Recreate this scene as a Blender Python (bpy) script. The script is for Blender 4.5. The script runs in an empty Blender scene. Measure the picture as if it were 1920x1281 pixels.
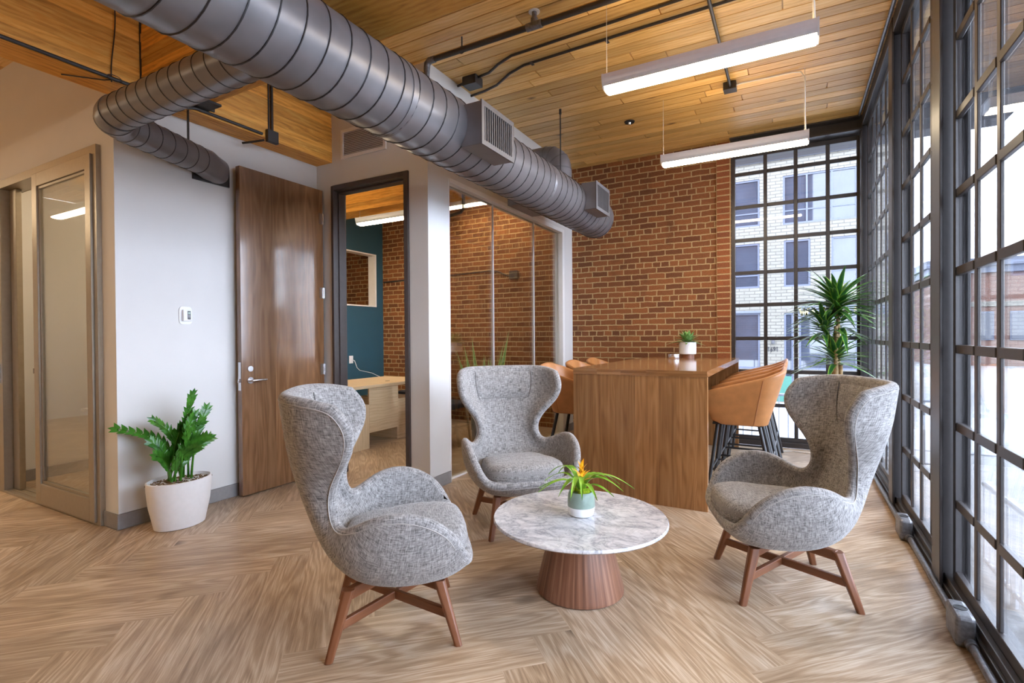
import bpy, bmesh, math, random
from math import sin, cos, pi, radians, atan2, sqrt
from mathutils import Vector, Matrix
SC = bpy.context.scene
COL = SC.collection
random.seed(7)

# ------------------------------------------------------------------ mesh builder
class MB:
    def __init__(s):
        s.v = []; s.f = []; s.uv = []; s.sm = []; s.col = []; s.c = (1, 1, 1)
    def quad(s, pts, uv=None, sm=False):
        i = len(s.v); s.v += [tuple(p) for p in pts]
        s.f.append(tuple(range(i, i + len(pts))))
        s.uv.append(uv or [(0, 0)] * len(pts)); s.sm.append(sm); s.col.append(s.c)
    def box(s, x0, x1, y0, y1, z0, z1, g=None, M=None):
        x0, x1 = min(x0, x1), max(x0, x1); y0, y1 = min(y0, y1), max(y0, y1); z0, z1 = min(z0, z1), max(z0, z1)
        d = (x1 - x0, y1 - y0, z1 - z0)
        if g is None: g = d.index(max(d))
        P = [(x, y, z) for z in (z0, z1) for y in (y0, y1) for x in (x0, x1)]
        i = len(s.v)
        s.v += [tuple(M @ Vector(p)) if M else p for p in P]
        for fc, ax in (((0, 2, 3, 1), 2), ((4, 5, 7, 6), 2), ((0, 1, 5, 4), 1), ((2, 6, 7, 3), 1), ((0, 4, 6, 2), 0), ((1, 3, 7, 5), 0)):
            a, b = [k for k in (0, 1, 2) if k != ax]
            if b == g: a, b = b, a
            s.f.append(tuple(i + k for k in fc)); s.uv.append([(P[k][a], P[k][b]) for k in fc]); s.sm.append(False); s.col.append(s.c)
        return s
    def grid(s, R, cu=False, cv=False, sm=True, uv=None, flip=False):
        n, m = len(R), len(R[0]); i = len(s.v)
        for r in R: s.v += [tuple(p) for p in r]
        if uv is None:
            uv = []; L = [0.0] * m
            for a in range(n):
                row = []; acc = 0
                for b in range(m):
                    if b: acc += (Vector(R[a][b]) - Vector(R[a][b - 1])).length
                    if a: L[b] += (Vector(R[a][b]) - Vector(R[a - 1][b])).length
                    row.append((L[b], acc))
                uv.append(row)
        for a in range(n if cv else n - 1):
            for b in range(m if cu else m - 1):
                a2, b2 = (a + 1) % n, (b + 1) % m
                q = [(a, b), (a, b2), (a2, b2), (a2, b)]
                if flip: q.reverse()
                s.f.append(tuple(i + x * m + y for x, y in q))
                U = [uv[x][y] for x, y in q]
                s.uv.append(U); s.sm.append(sm); s.col.append(s.c)
        return s
    def tube(s, pts, r, n=10, caps=True, sm=True, closed=False):
        pts = [Vector(p) for p in pts]; N = len(pts)
        rr = r if isinstance(r, (list, tuple)) else [r] * N
        T = []
        for k in range(N):
            a = pts[(k - 1) % N] if (closed or k) else pts[0]
            b = pts[(k + 1) % N] if (closed or k < N - 1) else pts[-1]
            T.append((b - a).normalized())
        u = T[0].orthogonal().normalized(); R = []
        if abs(T[0].z) < .9: u = (Vector((0, 0, 1)) - T[0] * T[0].z).normalized()
        for k in range(N):
            u = (u - T[k] * u.dot(T[k])).normalized(); w = T[k].cross(u)
            R.append([pts[k] + (u * cos(2 * pi * j / n) + w * sin(2 * pi * j / n)) * rr[k] for j in range(n)])
        L = 0; uv = []
        for k in range(N):
            if k: L += (pts[k] - pts[k - 1]).length
            uv.append([(L, 2 * pi * rr[k] * j / n) for j in range(n)])
        s.grid(R, cu=True, cv=closed, sm=sm, uv=uv)
        if caps and not closed:
            s.quad(R[0][::-1]); s.quad(R[-1])
        return s
    def lathe(s, prof, n=32, c=(0, 0, 0), sm=True, sx=1, sy=1):
        R = []; uv = []
        rm = max(p[0] for p in prof)
        for r, z in prof:
            R.append([(c[0] + r * sx * cos(2 * pi * j / n), c[1] + r * sy * sin(2 * pi * j / n), c[2] + z) for j in range(n)])
        L = 0
        for k, (r, z) in enumerate(prof):
            if k: L += sqrt((r - prof[k - 1][0]) ** 2 + (z - prof[k - 1][1]) ** 2)
            uv.append([(L, 2 * pi * rm * j / n) for j in range(n)])
        s.grid(R, cu=True, sm=sm, uv=uv)
        if prof[0][0] > 1e-5: s.quad(R[0][::-1], [(p[0], p[1]) for p in R[0][::-1]])
        if prof[-1][0] > 1e-5: s.quad(R[-1], [(p[0], p[1]) for p in R[-1]])
        return s
    def prism(s, poly, ax, a, b, sm=False):
        def P(p, t):
            l = [p[0], p[1]]; l.insert(ax, t); return tuple(l)
        n = len(poly); A = [P(p, a) for p in poly]; B = [P(p, b) for p in poly]
        s.quad(A[::-1], [poly[k] for k in range(n)][::-1]); s.quad(B, list(poly))
        L = 0
        for k in range(n):
            k2 = (k + 1) % n; d = sqrt((poly[k2][0] - poly[k][0]) ** 2 + (poly[k2][1] - poly[k][1]) ** 2)
            s.quad([A[k], A[k2], B[k2], B[k]], [(a, L), (a, L + d), (b, L + d), (b, L)], sm); L += d
        return s
    def blade(s, p, d, L, W, droop=0.3, n=8, fold=.25, shape=.6, up=(0, 0, 1), tw=0):
        p = Vector(p); d = Vector(d).normalized(); up = Vector(up)
        side = d.cross(up)
        if side.length < .05: side = d.orthogonal()
        side.normalize()
        if tw: side = (Matrix.Rotation(tw, 3, d) @ side)
        R = []
        for k in range(n + 1):
            t = k / n
            c = p + d * L * t + Vector((0, 0, -droop * L * t * t))
            w = W * .5 * (sin(pi * min(1, (t * (1 - .12) + .12)) ** shape)) if k < n else .0004
            w = max(w, .0006)
            nn = side.cross(d).normalized()
            R.append([c - side * w + nn * w * fold, c, c + side * w + nn * w * fold])
        s.grid(R, sm=True, uv=[[(k / n, 0), (k / n, .5), (k / n, 1)] for k in range(n + 1)])
        return s

def wloc(o):
    v = Vector((0, 0, 0))
    while o is not None:
        v += o.location; o = o.parent
    return v
def build(mb, name, m, parent=None, bevel=0, seg=2, origin=None, ang=40, recalc=True):
    me = bpy.data.meshes.new(name)
    if parent is not None: off = wloc(parent)
    elif origin is not None: off = Vector(origin)
    else:
        xs = [v[0] for v in mb.v]; ys = [v[1] for v in mb.v]; zs = [v[2] for v in mb.v]
        off = Vector(((min(xs) + max(xs)) / 2, (min(ys) + max(ys)) / 2, min(zs)))
    me.from_pydata([(v[0] - off.x, v[1] - off.y, v[2] - off.z) for v in mb.v], [], mb.f)
    ul = me.uv_layers.new(name='UVMap')
    flat = [c for u in mb.uv for p in u for c in p]
    ul.data.foreach_set('uv', flat)
    ca = me.color_attributes.new('Col', 'FLOAT_COLOR', 'CORNER')
    ca.data.foreach_set('color', [c for k, f in enumerate(mb.f) for _ in f for c in (*mb.col[k], 1)])
    me.polygons.foreach_set('use_smooth', mb.sm)
    if recalc:
        bm = bmesh.new(); bm.from_mesh(me)
        bmesh.ops.remove_doubles(bm, verts=bm.verts, dist=1e-5)
        bmesh.ops.recalc_face_normals(bm, faces=bm.faces); bm.to_mesh(me); bm.free()
    if any(mb.sm): me.set_sharp_from_angle(angle=radians(ang))
    me.materials.append(m)
    o = bpy.data.objects.new(name, me); COL.objects.link(o)
    if parent is not None: o.parent = parent
    else: o.location = off
    if bevel:
        b = o.modifiers.new('bevel', 'BEVEL'); b.width = bevel; b.segments = seg; b.limit_method = 'ANGLE'; b.angle_limit = radians(35)
    return o
def tag(o, label, cat, group=None, kind=None):
    o['label'] = label; o['category'] = cat
    if group: o['group'] = group
    if kind: o['kind'] = kind
    return o
def thing(name, label, cat, loc=(0, 0, 0), group=None):
    o = bpy.data.objects.new(name, None); COL.objects.link(o); o.location = loc
    o.empty_display_size = .1
    return tag(o, label, cat, group)
def struct(mb, name, m, **k):
    o = build(mb, name, m, **k)
    if o.parent is None: o['kind'] = 'structure'
    return o
def dup(root, loc, rz=None, label=None):
    r = root.copy(); COL.objects.link(r); r.location = loc
    if rz is not None: r.rotation_euler = (0, 0, rz)
    if label: r['label'] = label
    for ch in list(root.children):
        c = ch.copy(); COL.objects.link(c); c.parent = r
        for g in ch.children:
            d = g.copy(); COL.objects.link(d); d.parent = c
    return r
def B(*a, **k): return MB().box(*a, **k)

# ------------------------------------------------------------------ materials
def newmat(name):
    m = bpy.data.materials.new(name); m.use_nodes = True
    nt = m.node_tree
    return m, nt, nt.nodes['Principled BSDF']
def nd(nt, t, **k):
    n = nt.nodes.new('ShaderNode' + t)
    for a, b in k.items():
        if a[0] == '_': n.inputs[a[1:].replace('_', ' ')].default_value = b
        else: setattr(n, a, b)
    return n
def ramp(nt, stops, src):
    r = nd(nt, 'ValToRGB'); e = r.color_ramp.elements
    while len(e) < len(stops): e.new(.5)
    for k, (p, c) in enumerate(stops):
        e[k].position = p; e[k].color = (*c, 1)
    nt.links.new(src, r.inputs['Fac']); return r.outputs['Color']
def mapping(nt, src, scale=(1, 1, 1), loc=(0, 0, 0)):
    mp = nd(nt, 'Mapping'); mp.inputs['Scale'].default_value = scale; mp.inputs['Location'].default_value = loc
    nt.links.new(src, mp.inputs['Vector']); return mp.outputs['Vector']
def noise(nt, vec, scale, detail=4, rough=.5, dist=0, out='Fac'):
    n = nd(nt, 'TexNoise'); n.inputs['Scale'].default_value = scale; n.inputs['Detail'].default_value = detail
    n.inputs['Roughness'].default_value = rough; n.inputs['Distortion'].default_value = dist
    nt.links.new(vec, n.inputs['Vector']); return n.outputs[out]
def mix(nt, a, b, f, mode='MIX'):
    m = nd(nt, 'Mix', data_type='RGBA', blend_type=mode)
    for s, i in ((f, 0), (a, 6), (b, 7)):
        if hasattr(s, 'links'): nt.links.new(s, m.inputs[i])
        elif isinstance(s, (int, float)): m.inputs[i].default_value = s
        else: m.inputs[i].default_value = (*s, 1)
    return m.outputs[2]
def math_(nt, op, a, b=None):
    m = nd(nt, 'Math', operation=op)
    for i, s in enumerate((a, b)):
        if s is None: continue
        if hasattr(s, 'links'): nt.links.new(s, m.inputs[i])
        else: m.inputs[i].default_value = s
    return m.outputs[0]
def bump(nt, p, h, strength=.2, dist=.01):
    b = nd(nt, 'Bump'); b.inputs['Strength'].default_value = strength; b.inputs['Distance'].default_value = dist
    nt.links.new(h, b.inputs['Height']); nt.links.new(b.outputs['Normal'], p.inputs['Normal'])
def plain(name, c, rough=.5, metal=0, nz=.06, ns=30, spec=None, coat=0):
    m, nt, p = newmat(name)
    tc = nd(nt, 'TexCoord')
    f = noise(nt, tc.outputs['Object'], ns, 3)
    lo = tuple(x * (1 - nz) for x in c); hi = tuple(min(1, x * (1 + nz)) for x in c)
    nt.links.new(ramp(nt, [(.3, lo), (.7, hi)], f), p.inputs['Base Color'])
    p.inputs['Roughness'].default_value = rough; p.inputs['Metallic'].default_value = metal
    if spec is not None: p.inputs['Specular IOR Level'].default_value = spec
    if coat: p.inputs['Coat Weight'].default_value = coat; p.inputs['Coat Roughness'].default_value = .12
    return m
def wood(name, c1, c2, c3, u=1.3, v=28, rough=.4, dist=1.2, wave=.35, wv=9, usecol=True, bp=.15, coat=0, knots=0, var=.5, wmap=.35, wd=9, fleck=0, ring=0, rn=60, ru=.55, rv=4.5):
    m, nt, p = newmat(name)
    tc = nd(nt, 'TexCoord'); uv = tc.outputs['UV']
    at = nd(nt, 'Attribute', attribute_name='Col')
    sh = nd(nt, 'VectorMath', operation='MULTIPLY_ADD')
    nt.links.new(at.outputs['Color'], sh.inputs[0]); sh.inputs[1].default_value = (37.7, 23.1, 0); nt.links.new(uv, sh.inputs[2])
    vec = sh.outputs[0] if usecol else uv
    f1 = noise(nt, mapping(nt, vec, (u, v, 1)), 1.6, 8, .62, dist)
    wt = nd(nt, 'TexWave', wave_type='BANDS', bands_direction='Y', wave_profile='SIN')
    nt.links.new(mapping(nt, vec, (wmap, 1, 1)), wt.inputs['Vector'])
    wt.inputs['Scale'].default_value = wv; wt.inputs['Distortion'].default_value = wd; wt.inputs['Detail'].default_value = 3; wt.inputs['Detail Scale'].default_value = .9
    f2 = noise(nt, mapping(nt, vec, (.9, 4, 1)), 1.2, 3)
    if ring:
        rg = noise(nt, mapping(nt, vec, (ru, rv, 1)), 1.3, 2, .45, .2)
        rg = math_(nt, 'MULTIPLY_ADD', math_(nt, 'SINE', math_(nt, 'MULTIPLY', rg, rn)), .5); nt.nodes[-1].inputs[2].default_value = .5
        f1 = mix(nt, f1, rg, ring)
    if fleck: f1 = mix(nt, f1, noise(nt, mapping(nt, vec, (9, 230, 1)), 1, 4, .6), fleck)
    a = mix(nt, f1, wt.outputs['Fac'], wave * .5)
    a = mix(nt, a, f2, .3)
    col = ramp(nt, [(.3, c1), (.5, c2), (.72, c3)], a)
    if knots:
        vo = nd(nt, 'TexVoronoi'); vo.inputs['Scale'].default_value = knots
        nt.links.new(mapping(nt, vec, (.55, 1, 1)), vo.inputs['Vector'])
        col = mix(nt, tuple(x * .42 for x in c1), col, ramp(nt, [(.035, (0, 0, 0)), (.11, (1, 1, 1))], vo.outputs['Distance']))
    if usecol:
        s = nd(nt, 'SeparateColor'); nt.links.new(at.outputs['Color'], s.inputs[0])
        g = math_(nt, 'MULTIPLY_ADD', s.outputs[0], var); nt.nodes[-1].inputs[2].default_value = 1 - var * .55
        cc = nd(nt, 'CombineColor')
        for k in range(3): nt.links.new(g, cc.inputs[k])
        col = mix(nt, col, cc.outputs[0], 1.0, 'MULTIPLY')
    nt.links.new(col, p.inputs['Base Color'])
    p.inputs['Roughness'].default_value = rough
    if coat: p.inputs['Coat Weight'].default_value = coat; p.inputs['Coat Roughness'].default_value = .1
    if bp: bump(nt, p, f1, bp, .003)
    return m
def brick(name, ca, cb, mo, bw=.215, rh=.0725, ms=.009, sq=.5, sf=6, bp=.6, wob=.012, rough=.85, off=.5, dark=.35):
    m, nt, p = newmat(name)
    tc = nd(nt, 'TexCoord'); uv = tc.outputs['UV']
    nz = noise(nt, uv, 9, 3, .6, 0, 'Color')
    vm = nd(nt, 'VectorMath', operation='MULTIPLY_ADD'); nt.links.new(nz, vm.inputs[0]); vm.inputs[1].default_value = (wob, wob, 0); nt.links.new(uv, vm.inputs[2])
    bt = nd(nt, 'TexBrick', offset=off, squash=sq, squash_frequency=sf)
    nt.links.new(vm.outputs[0], bt.inputs['Vector'])
    for k, v in (('Scale', 1), ('Mortar Size', ms), ('Mortar Smooth', .25), ('Bias', 0), ('Brick Width', bw), ('Row Height', rh)): bt.inputs[k].default_value = v
    bt.inputs['Color1'].default_value = (*ca, 1); bt.inputs['Color2'].default_value = (*cb, 1); bt.inputs['Mortar'].default_value = (*mo, 1)
    n2 = noise(nt, uv, 3.2, 4, .6); n3 = noise(nt, uv, 70, 5, .7)
    col = mix(nt, bt.outputs['Color'], tuple(x * dark for x in ca), ramp(nt, [(.56, (0, 0, 0)), (.8, (.7, .7, .7))], n2))
    col = mix(nt, col, ramp(nt, [(.3, (.62, .62, .62)), (.7, (1.12, 1.12, 1.12))], n3), 1.0, 'MULTIPLY')
    nt.links.new(col, p.inputs['Base Color']); p.inputs['Roughness'].default_value = rough
    h = math_(nt, 'SUBTRACT', math_(nt, 'MULTIPLY', n3, .35), bt.outputs['Fac'])
    bump(nt, p, h, bp, .012)
    return m
def fabric(name, c1, c2, s=180):
    m, nt, p = newmat(name)
    tc = nd(nt, 'TexCoord'); uv = tc.outputs['UV']
    a = noise(nt, mapping(nt, uv, (.16, 1, 1)), s, 3, .7); b = noise(nt, mapping(nt, uv, (1, .16, 1)), s, 3, .7)
    big = noise(nt, uv, 22, 3)
    f = mix(nt, a, b, .5); f = mix(nt, f, big, .12)
    nt.links.new(ramp(nt, [(.38, c1), (.5, tuple((x + y) * .5 for x, y in zip(c1, c2))), (.62, c2)], f), p.inputs['Base Color'])
    p.inputs['Roughness'].default_value = .95; p.inputs['Specular IOR Level'].default_value = .15
    p.inputs['Sheen Weight'].default_value = .25
    bump(nt, p, f, .5, .002)
    return m
def glassmat(name, tint=(1, 1, 1), refl=1.0, ior=1.5):
    m = bpy.data.materials.new(name); m.use_nodes = True; nt = m.node_tree; nt.nodes.clear()
    o = nd(nt, 'OutputMaterial'); tr = nd(nt, 'BsdfTransparent'); gl = nd(nt, 'BsdfGlossy'); fr = nd(nt, 'Fresnel'); mx = nd(nt, 'MixShader')
    tr.inputs['Color'].default_value = (*tint, 1); gl.inputs['Roughness'].default_value = .0; fr.inputs['IOR'].default_value = ior
    nt.links.new(math_(nt, 'MULTIPLY', fr.outputs[0], refl), mx.inputs[0]); nt.links.new(tr.outputs[0], mx.inputs[1]); nt.links.new(gl.outputs[0], mx.inputs[2]); nt.links.new(mx.outputs[0], o.inputs[0])
    return m
def emis(name, c, s):
    m, nt, p = newmat(name)
    p.inputs['Base Color'].default_value = (.9, .9, .9, 1); p.inputs['Emission Color'].default_value = (*c, 1); p.inputs['Emission Strength'].default_value = s
    return m
def leafmat(name, c1, c2, edge=None, rough=.35, var=None):
    m, nt, p = newmat(name)
    tc = nd(nt, 'TexCoord')
    f = noise(nt, tc.outputs['Object'], 18, 3)
    col = ramp(nt, [(.3, c1), (.7, c2)], f)
    sx = nd(nt, 'SeparateXYZ'); nt.links.new(tc.outputs['UV'], sx.inputs[0])
    if edge:
        d = math_(nt, 'ABSOLUTE', math_(nt, 'SUBTRACT', sx.outputs[1], .5))
        col = mix(nt, col, edge, ramp(nt, [(.3, (0, 0, 0)), (.42, (1, 1, 1))], d))
    if var:
        w = noise(nt, mapping(nt, tc.outputs['UV'], (14, 1.2, 1)), 1, 2)
        col = mix(nt, col, var, ramp(nt, [(.5, (0, 0, 0)), (.6, (.8, .8, .8))], w))
    nt.links.new(col, p.inputs['Base Color']); p.inputs['Roughness'].default_value = rough
    p.inputs['Subsurface Weight'].default_value = 0
    return m
M = {}
M['white'] = plain('white_paint', (.665, .655, .64), .6, nz=.015, ns=4)
M['base'] = plain('grey_baseboard', (.26, .25, .25), .5)
M['teal'] = plain('teal_paint', (.022, .085, .13), .5, nz=.03, ns=5)
M['trimw'] = plain('white_trim', (.78, .77, .76), .4, nz=.02)
M['brick'] = brick('old_brick', (.32, .112, .03), (.165, .055, .016), (.52, .35, .16), ms=.0075, wob=.022)
M['brickcol'] = brick('old_brick_return', (.38, .115, .03), (.24, .07, .02), (.56, .36, .16), bw=.16, rh=.0725, sq=1, off=0, wob=.006)
M['redbrick'] = brick('red_brick', (.15, .06, .04), (.12, .046, .03), (.15, .125, .105), wob=.003)
M['pale'] = brick('cream_brick', (.175, .162, .135), (.158, .146, .12), (.098, .091, .078), bw=.3, rh=.1, ms=.012, sq=1, wob=.0, bp=.8, dark=.8)
M['floor'] = wood('oak_plank', (.185, .11, .058), (.45, .32, .205), (.80, .69, .55), u=2.4, v=70, rough=.33, dist=.9, wave=0, ring=.22, rn=95, fleck=.35, bp=.15, knots=1.9, var=.26)
M['pine'] = wood('pine_ceiling_board', (.50, .26, .065), (.72, .44, .14), (.84, .60, .27), u=1.1, v=16, rough=.38, wave=.3, wv=8, bp=.05, knots=3.2)
M['walnut'] = wood('walnut_veneer', (.15, .062, .018), (.30, .14, .048), (.43, .23, .095), u=.7, v=30, rough=.33, dist=.5, wave=.1, wv=6, ring=.14, rn=70, usecol=True, bp=.03)
M['walnut_top'] = wood('walnut_top_veneer', (.15, .062, .02), (.30, .14, .052), (.42, .23, .10), u=.7, v=30, rough=.12, dist=.5, wave=.22, wv=6, usecol=True, bp=0)
M['walnut_red'] = wood('walnut_base_veneer', (.075, .027, .014), (.22, .095, .052), (.43, .235, .15), u=.6, v=34, rough=.4, dist=.3, wave=.12, wv=9, usecol=False, bp=.04)
M['door'] = wood('walnut_door_veneer', (.13, .058, .024), (.215, .105, .046), (.31, .165, .078), u=.8, v=13, rough=.24, wave=.15, wv=4, ring=.2, rn=60, usecol=True, bp=.0, coat=.8)
M['leg'] = wood('brown_stained_beech', (.12, .04, .016), (.19, .068, .027), (.26, .1, .042), u=1.2, v=24, rough=.35, wave=.2, usecol=False, bp=.03)
M['maple'] = wood('light_oak_laminate', (.46, .32, .18), (.60, .45, .28), (.68, .53, .35), u=.9, v=22, rough=.4, wave=.3, usecol=False, bp=.02)
M['beam'] = wood('rough_fir_lamination', (.42, .16, .018), (.76, .36, .055), (.90, .54, .13), u=2.6, v=22, rough=.55, wave=.25, wv=8, bp=.5)
M['fabric'] = fabric('grey_tweed', (.07, .066, .064), (.47, .445, .43))
M['fabric_seam'] = plain('pale_piping', (.40, .375, .35), .9)
M['seam'] = plain('shadow_grey_seam', (.17, .16, .155), .95)
M['tan'] = plain('tan_leather', (.40, .165, .05), .42, nz=.12, ns=14)
M['tanseam'] = plain('tan_seam', (.28, .1, .028), .6)
M['black'] = plain('black_metal', (.018, .017, .018), .4)
M['frame'] = plain('dark_bronze_frame', (.045, .04, .04), .38, nz=.1)
M['jamb'] = plain('dark_door_jamb', (.06, .045, .042), .4)
M['duct'] = plain('dark_grey_duct', (.185, .176, .186), .34, metal=.3, nz=.14, ns=5)
M['ductseam'] = plain('duct_seam', (.022, .02, .022), .5)
M['grille'] = plain('register_face', (.14, .135, .14), .4, metal=.3)
M['void'] = plain('dark_void', (.012, .011, .011), .8)
M['alu'] = plain('champagne_aluminium', (.36, .31, .24), .38, metal=.55, nz=.04)
M['chrome'] = plain('brushed_steel', (.7, .7, .72), .22, metal=1, nz=.03)
M['lampbody'] = plain('lamp_housing', (.62, .62, .66), .35, metal=.3, nz=.02)
M['lens'] = emis('lamp_lens', (1, .80, .54), 23)
M['added_uplens'] = emis('added_uplight_glow', (1, .74, .44), 6)
M['cable'] = plain('white_cable', (.75, .72, .66), .5)
M['marble_'] = None
M['ceram'] = plain('white_ceramic', (.82, .82, .83), .35, nz=.02)
M['sage'] = plain('sage_glaze', (.25, .33, .28), .35, nz=.12, ns=25)
M['soil'] = plain('bark_soil', (.16, .10, .05), .95, nz=.6, ns=90)
M['moss'] = plain('green_moss', (.33, .44, .012), .95, nz=.4, ns=120)
M['zz'] = leafmat('zz_leaf', (.018, .10, .010), (.06, .22, .022), rough=.25)
M['zzstem'] = plain('zz_stem', (.12, .24, .05), .45)
M['drac'] = leafmat('dracaena_leaf', (.012, .075, .02), (.04, .16, .035), edge=(.25, .42, .05), rough=.3)
M['cane'] = plain('dracaena_cane', (.36, .24, .11), .8, nz=.4, ns=40)
M['brom'] = leafmat('bromeliad_leaf', (.10, .30, .015), (.28, .50, .04), rough=.3)
M['flower'] = leafmat('bromeliad_flower', (.85, .36, .01), (.95, .62, .03), rough=.4)
M['snake'] = leafmat('snake_leaf', (.08, .28, .06), (.22, .48, .12), edge=(.85, .85, .22), var=(.36, .55, .22))
M['agla'] = leafmat('aglaonema_leaf', (.05, .2, .03), (.16, .36, .06), var=(.55, .68, .38))
M['glass'] = glassmat('window_glass', (.98, .99, 1), .65)
M['oglass'] = glassmat('office_glass', (.95, .96, .95), .55)
M['fglass'] = plain('facade_glass', (.03, .035, .05), .03, nz=.2, ns=1.5, spec=.6)
M['fframe'] = plain('facade_frame', (.07, .08, .115), .5)
M['slate'] = plain('slate_band', (.085, .095, .125), .6)
M['curtain'] = plain('pale_curtain', (.3, .32, .35), .8)
M['gold'] = plain('gold_lettering', (.26, .215, .10), .5)
M['ink'] = plain('dark_lettering', (.03, .03, .035), .6)
M['soffit'] = plain('canopy_soffit', (.075, .075, .085), .7)
M['pave'] = brick('concrete_paving', (.22, .215, .21), (.205, .2, .195), (.14, .135, .13), bw=1.4, rh=1.4, ms=.012, sq=1, off=0, wob=0, bp=.2, dark=.85)
M['road'] = plain('road', (.22, .225, .24), .8, nz=.12, ns=3)
M['palerail'] = plain('pale_painted_rail', (.3, .305, .32), .5)
M['darkrail'] = plain('dark_painted_rail', (.10, .11, .13), .5)
M['green'] = plain('green_screen', (.03, .12, .09), .7)
M['plastic'] = plain('white_plastic', (.78, .79, .82), .4, nz=.02)
M['lcd'] = plain('lcd', (.32, .42, .36), .3)
M['darkblue'] = plain('dark_upholstery', (.025, .028, .04), .7)
M['conduit'] = plain('conduit_black', (.03, .028, .028), .4)
M['iron'] = plain('cast_iron', (.17, .17, .18), .38, metal=.5, nz=.3, ns=60)
def marble():
    m, nt, p = newmat('white_marble')
    tc = nd(nt, 'TexCoord'); ob = tc.outputs['Object']
    n1 = noise(nt, mapping(nt, ob, (1, 1.5, 1)), 3.6, 8, .62, 2.0); n2 = noise(nt, ob, 10, 7, .65, 1.4); n3 = noise(nt, ob, 2.5, 3)
    v1 = math_(nt, 'ABSOLUTE', math_(nt, 'SUBTRACT', n1, .5)); v2 = math_(nt, 'ABSOLUTE', math_(nt, 'SUBTRACT', n2, .5))
    c = ramp(nt, [(0, (.45, .45, .48)), (.03, (.66, .66, .68)), (.13, (.84, .83, .83))], v1)
    c2 = ramp(nt, [(0, (.6, .6, .62)), (.05, (1, 1, 1))], v2)
    c = mix(nt, c, c2, .55, 'MULTIPLY')
    c = mix(nt, c, ramp(nt, [(.35, (.78, .78, .8)), (.65, (1, 1, 1))], n3), .7, 'MULTIPLY')
    nt.links.new(c, p.inputs['Base Color']); p.inputs['Roughness'].default_value = .12
    return m
M['marble'] = marble()

# ------------------------------------------------------------------ camera + world
F = 955.33; yaw, pit, rol = radians(28.820), radians(.5017), radians(.4106)
fw = Vector((-sin(yaw) * cos(pit), cos(yaw) * cos(pit), -sin(pit)))
rt = Vector((cos(yaw), sin(yaw), 0)); dn = fw.cross(rt)
r2 = rt * cos(rol) + dn * sin(rol); d2 = -rt * sin(rol) + dn * cos(rol)
cam = bpy.data.cameras.new('camera'); co = bpy.data.objects.new('camera', cam); COL.objects.link(co)
cam.sensor_width = 36; cam.lens = F * 36 / 1920; cam.clip_start = .05; cam.clip_end = 300
mw = Matrix.Identity(4)
for i in range(3):
    mw[i][0] = r2[i]; mw[i][1] = -d2[i]; mw[i][2] = -fw[i]
mw[2][3] = 1.29
co.matrix_world = mw; SC.camera = co
w = bpy.data.worlds.new('overcast_sky'); SC.world = w; w.use_nodes = True
bg = w.node_tree.nodes['Background']; bg.inputs[0].default_value = (.78, .885, 1.08, 1); bg.inputs[1].default_value = 8.0
SC.view_settings.view_transform = 'Standard'; SC.view_settings.look = 'None'; SC.view_settings.exposure = 1.08; SC.view_settings.gamma = 1
try:
    SC.cycles.max_bounces = 10; SC.cycles.diffuse_bounces = 5; SC.cycles.glossy_bounces = 5; SC.cycles.transparent_max_bounces = 24
    SC.cycles.sample_clamp_indirect = 6; SC.cycles.caustics_reflective = False; SC.cycles.caustics_refractive = False
except Exception: pass

# ------------------------------------------------------------------ room shell
H = 3.6; YB = 6.6; XG = -2.67
XL = -10.6
def clip_poly(P, x0, x1, y0, y1):
    for ax, v, sg in ((0, x0, 1), (0, x1, -1), (1, y0, 1), (1, y1, -1)):
        Q = []
        for k in range(len(P)):
            a, b = P[k - 1], P[k]
            da, db = (a[ax] - v) * sg, (b[ax] - v) * sg
            if (da >= 0) != (db >= 0):
                t = da / (da - db); Q.append(tuple(a[i] + (b[i] - a[i]) * t for i in range(4)))
            if db >= 0: Q.append(b)
        P = Q
        if len(P) < 3: return None
    return P
fl = MB(); L, W = 1.19, .182; s2 = 1 / sqrt(2)
for k in range(-60, 60):
    for j in range(-8, 9):
        for typ in (0, 1):
            p0, q0 = (k * W - j * L, k * W + j * L)
            if typ == 0: R = [(p0, q0), (p0 + L, q0), (p0 + L, q0 + W), (p0, q0 + W)]
            else: R = [(p0 + L, q0 + W - L), (p0 + L + W, q0 + W - L), (p0 + L + W, q0 + W), (p0 + L, q0 + W)]
            P = []
            for (p, q) in R:
                uvp = (p, q) if typ == 0 else (q, p)
                P.append(((p - q) * s2 - 3.38, (p + q) * s2 + .975 - 16 * .2574, uvp[0], uvp[1]))
            P = clip_poly(P, XL, .66, -5, YB)
            if P:
                fl.c = (random.random(), random.random(), random.random())
                fl.quad([(a[0], a[1], 0) for a in P], [(a[2], a[3]) for a in P])
struct(fl, 'floor', M['floor'], origin=(0, 0, 0), recalc=False)
ce = MB(); y = -5.0; bw = .125
while y < YB:
    x = XL - random.random() * 2
    while x < .7:
        ln = random.uniform(.9, 2.9)
        a, b = max(x, XL), min(x + ln, .70)
        if b > a + .02:
            ce.c = (random.random(), random.random(), random.random())
            g = .005
            ce.quad([(a + g, y + g, H), (a + g, y + bw - g, H), (b - g, y + bw - g, H), (b - g, y + g, H)], [(a, y), (a, y + bw), (b, y + bw), (b, y)])
            for q in (((a + g, y + g), (b - g, y + g)), ((b - g, y + g), (b - g, y + bw - g)), ((b - g, y + bw - g), (a + g, y + bw - g)), ((a + g, y + bw - g), (a + g, y + g))):
                ce.quad([(*q[0], H), (*q[1], H), (*q[1], H + .012), (*q[0], H + .012)], [(0, 0), (.05, 0), (.05, .01), (0, .01)])
        x += ln
    y += bw
ce.c = (0, 0, 0); ce.box(XL, .9, -5.2, 6.9, H + .012, H + .15)
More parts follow.
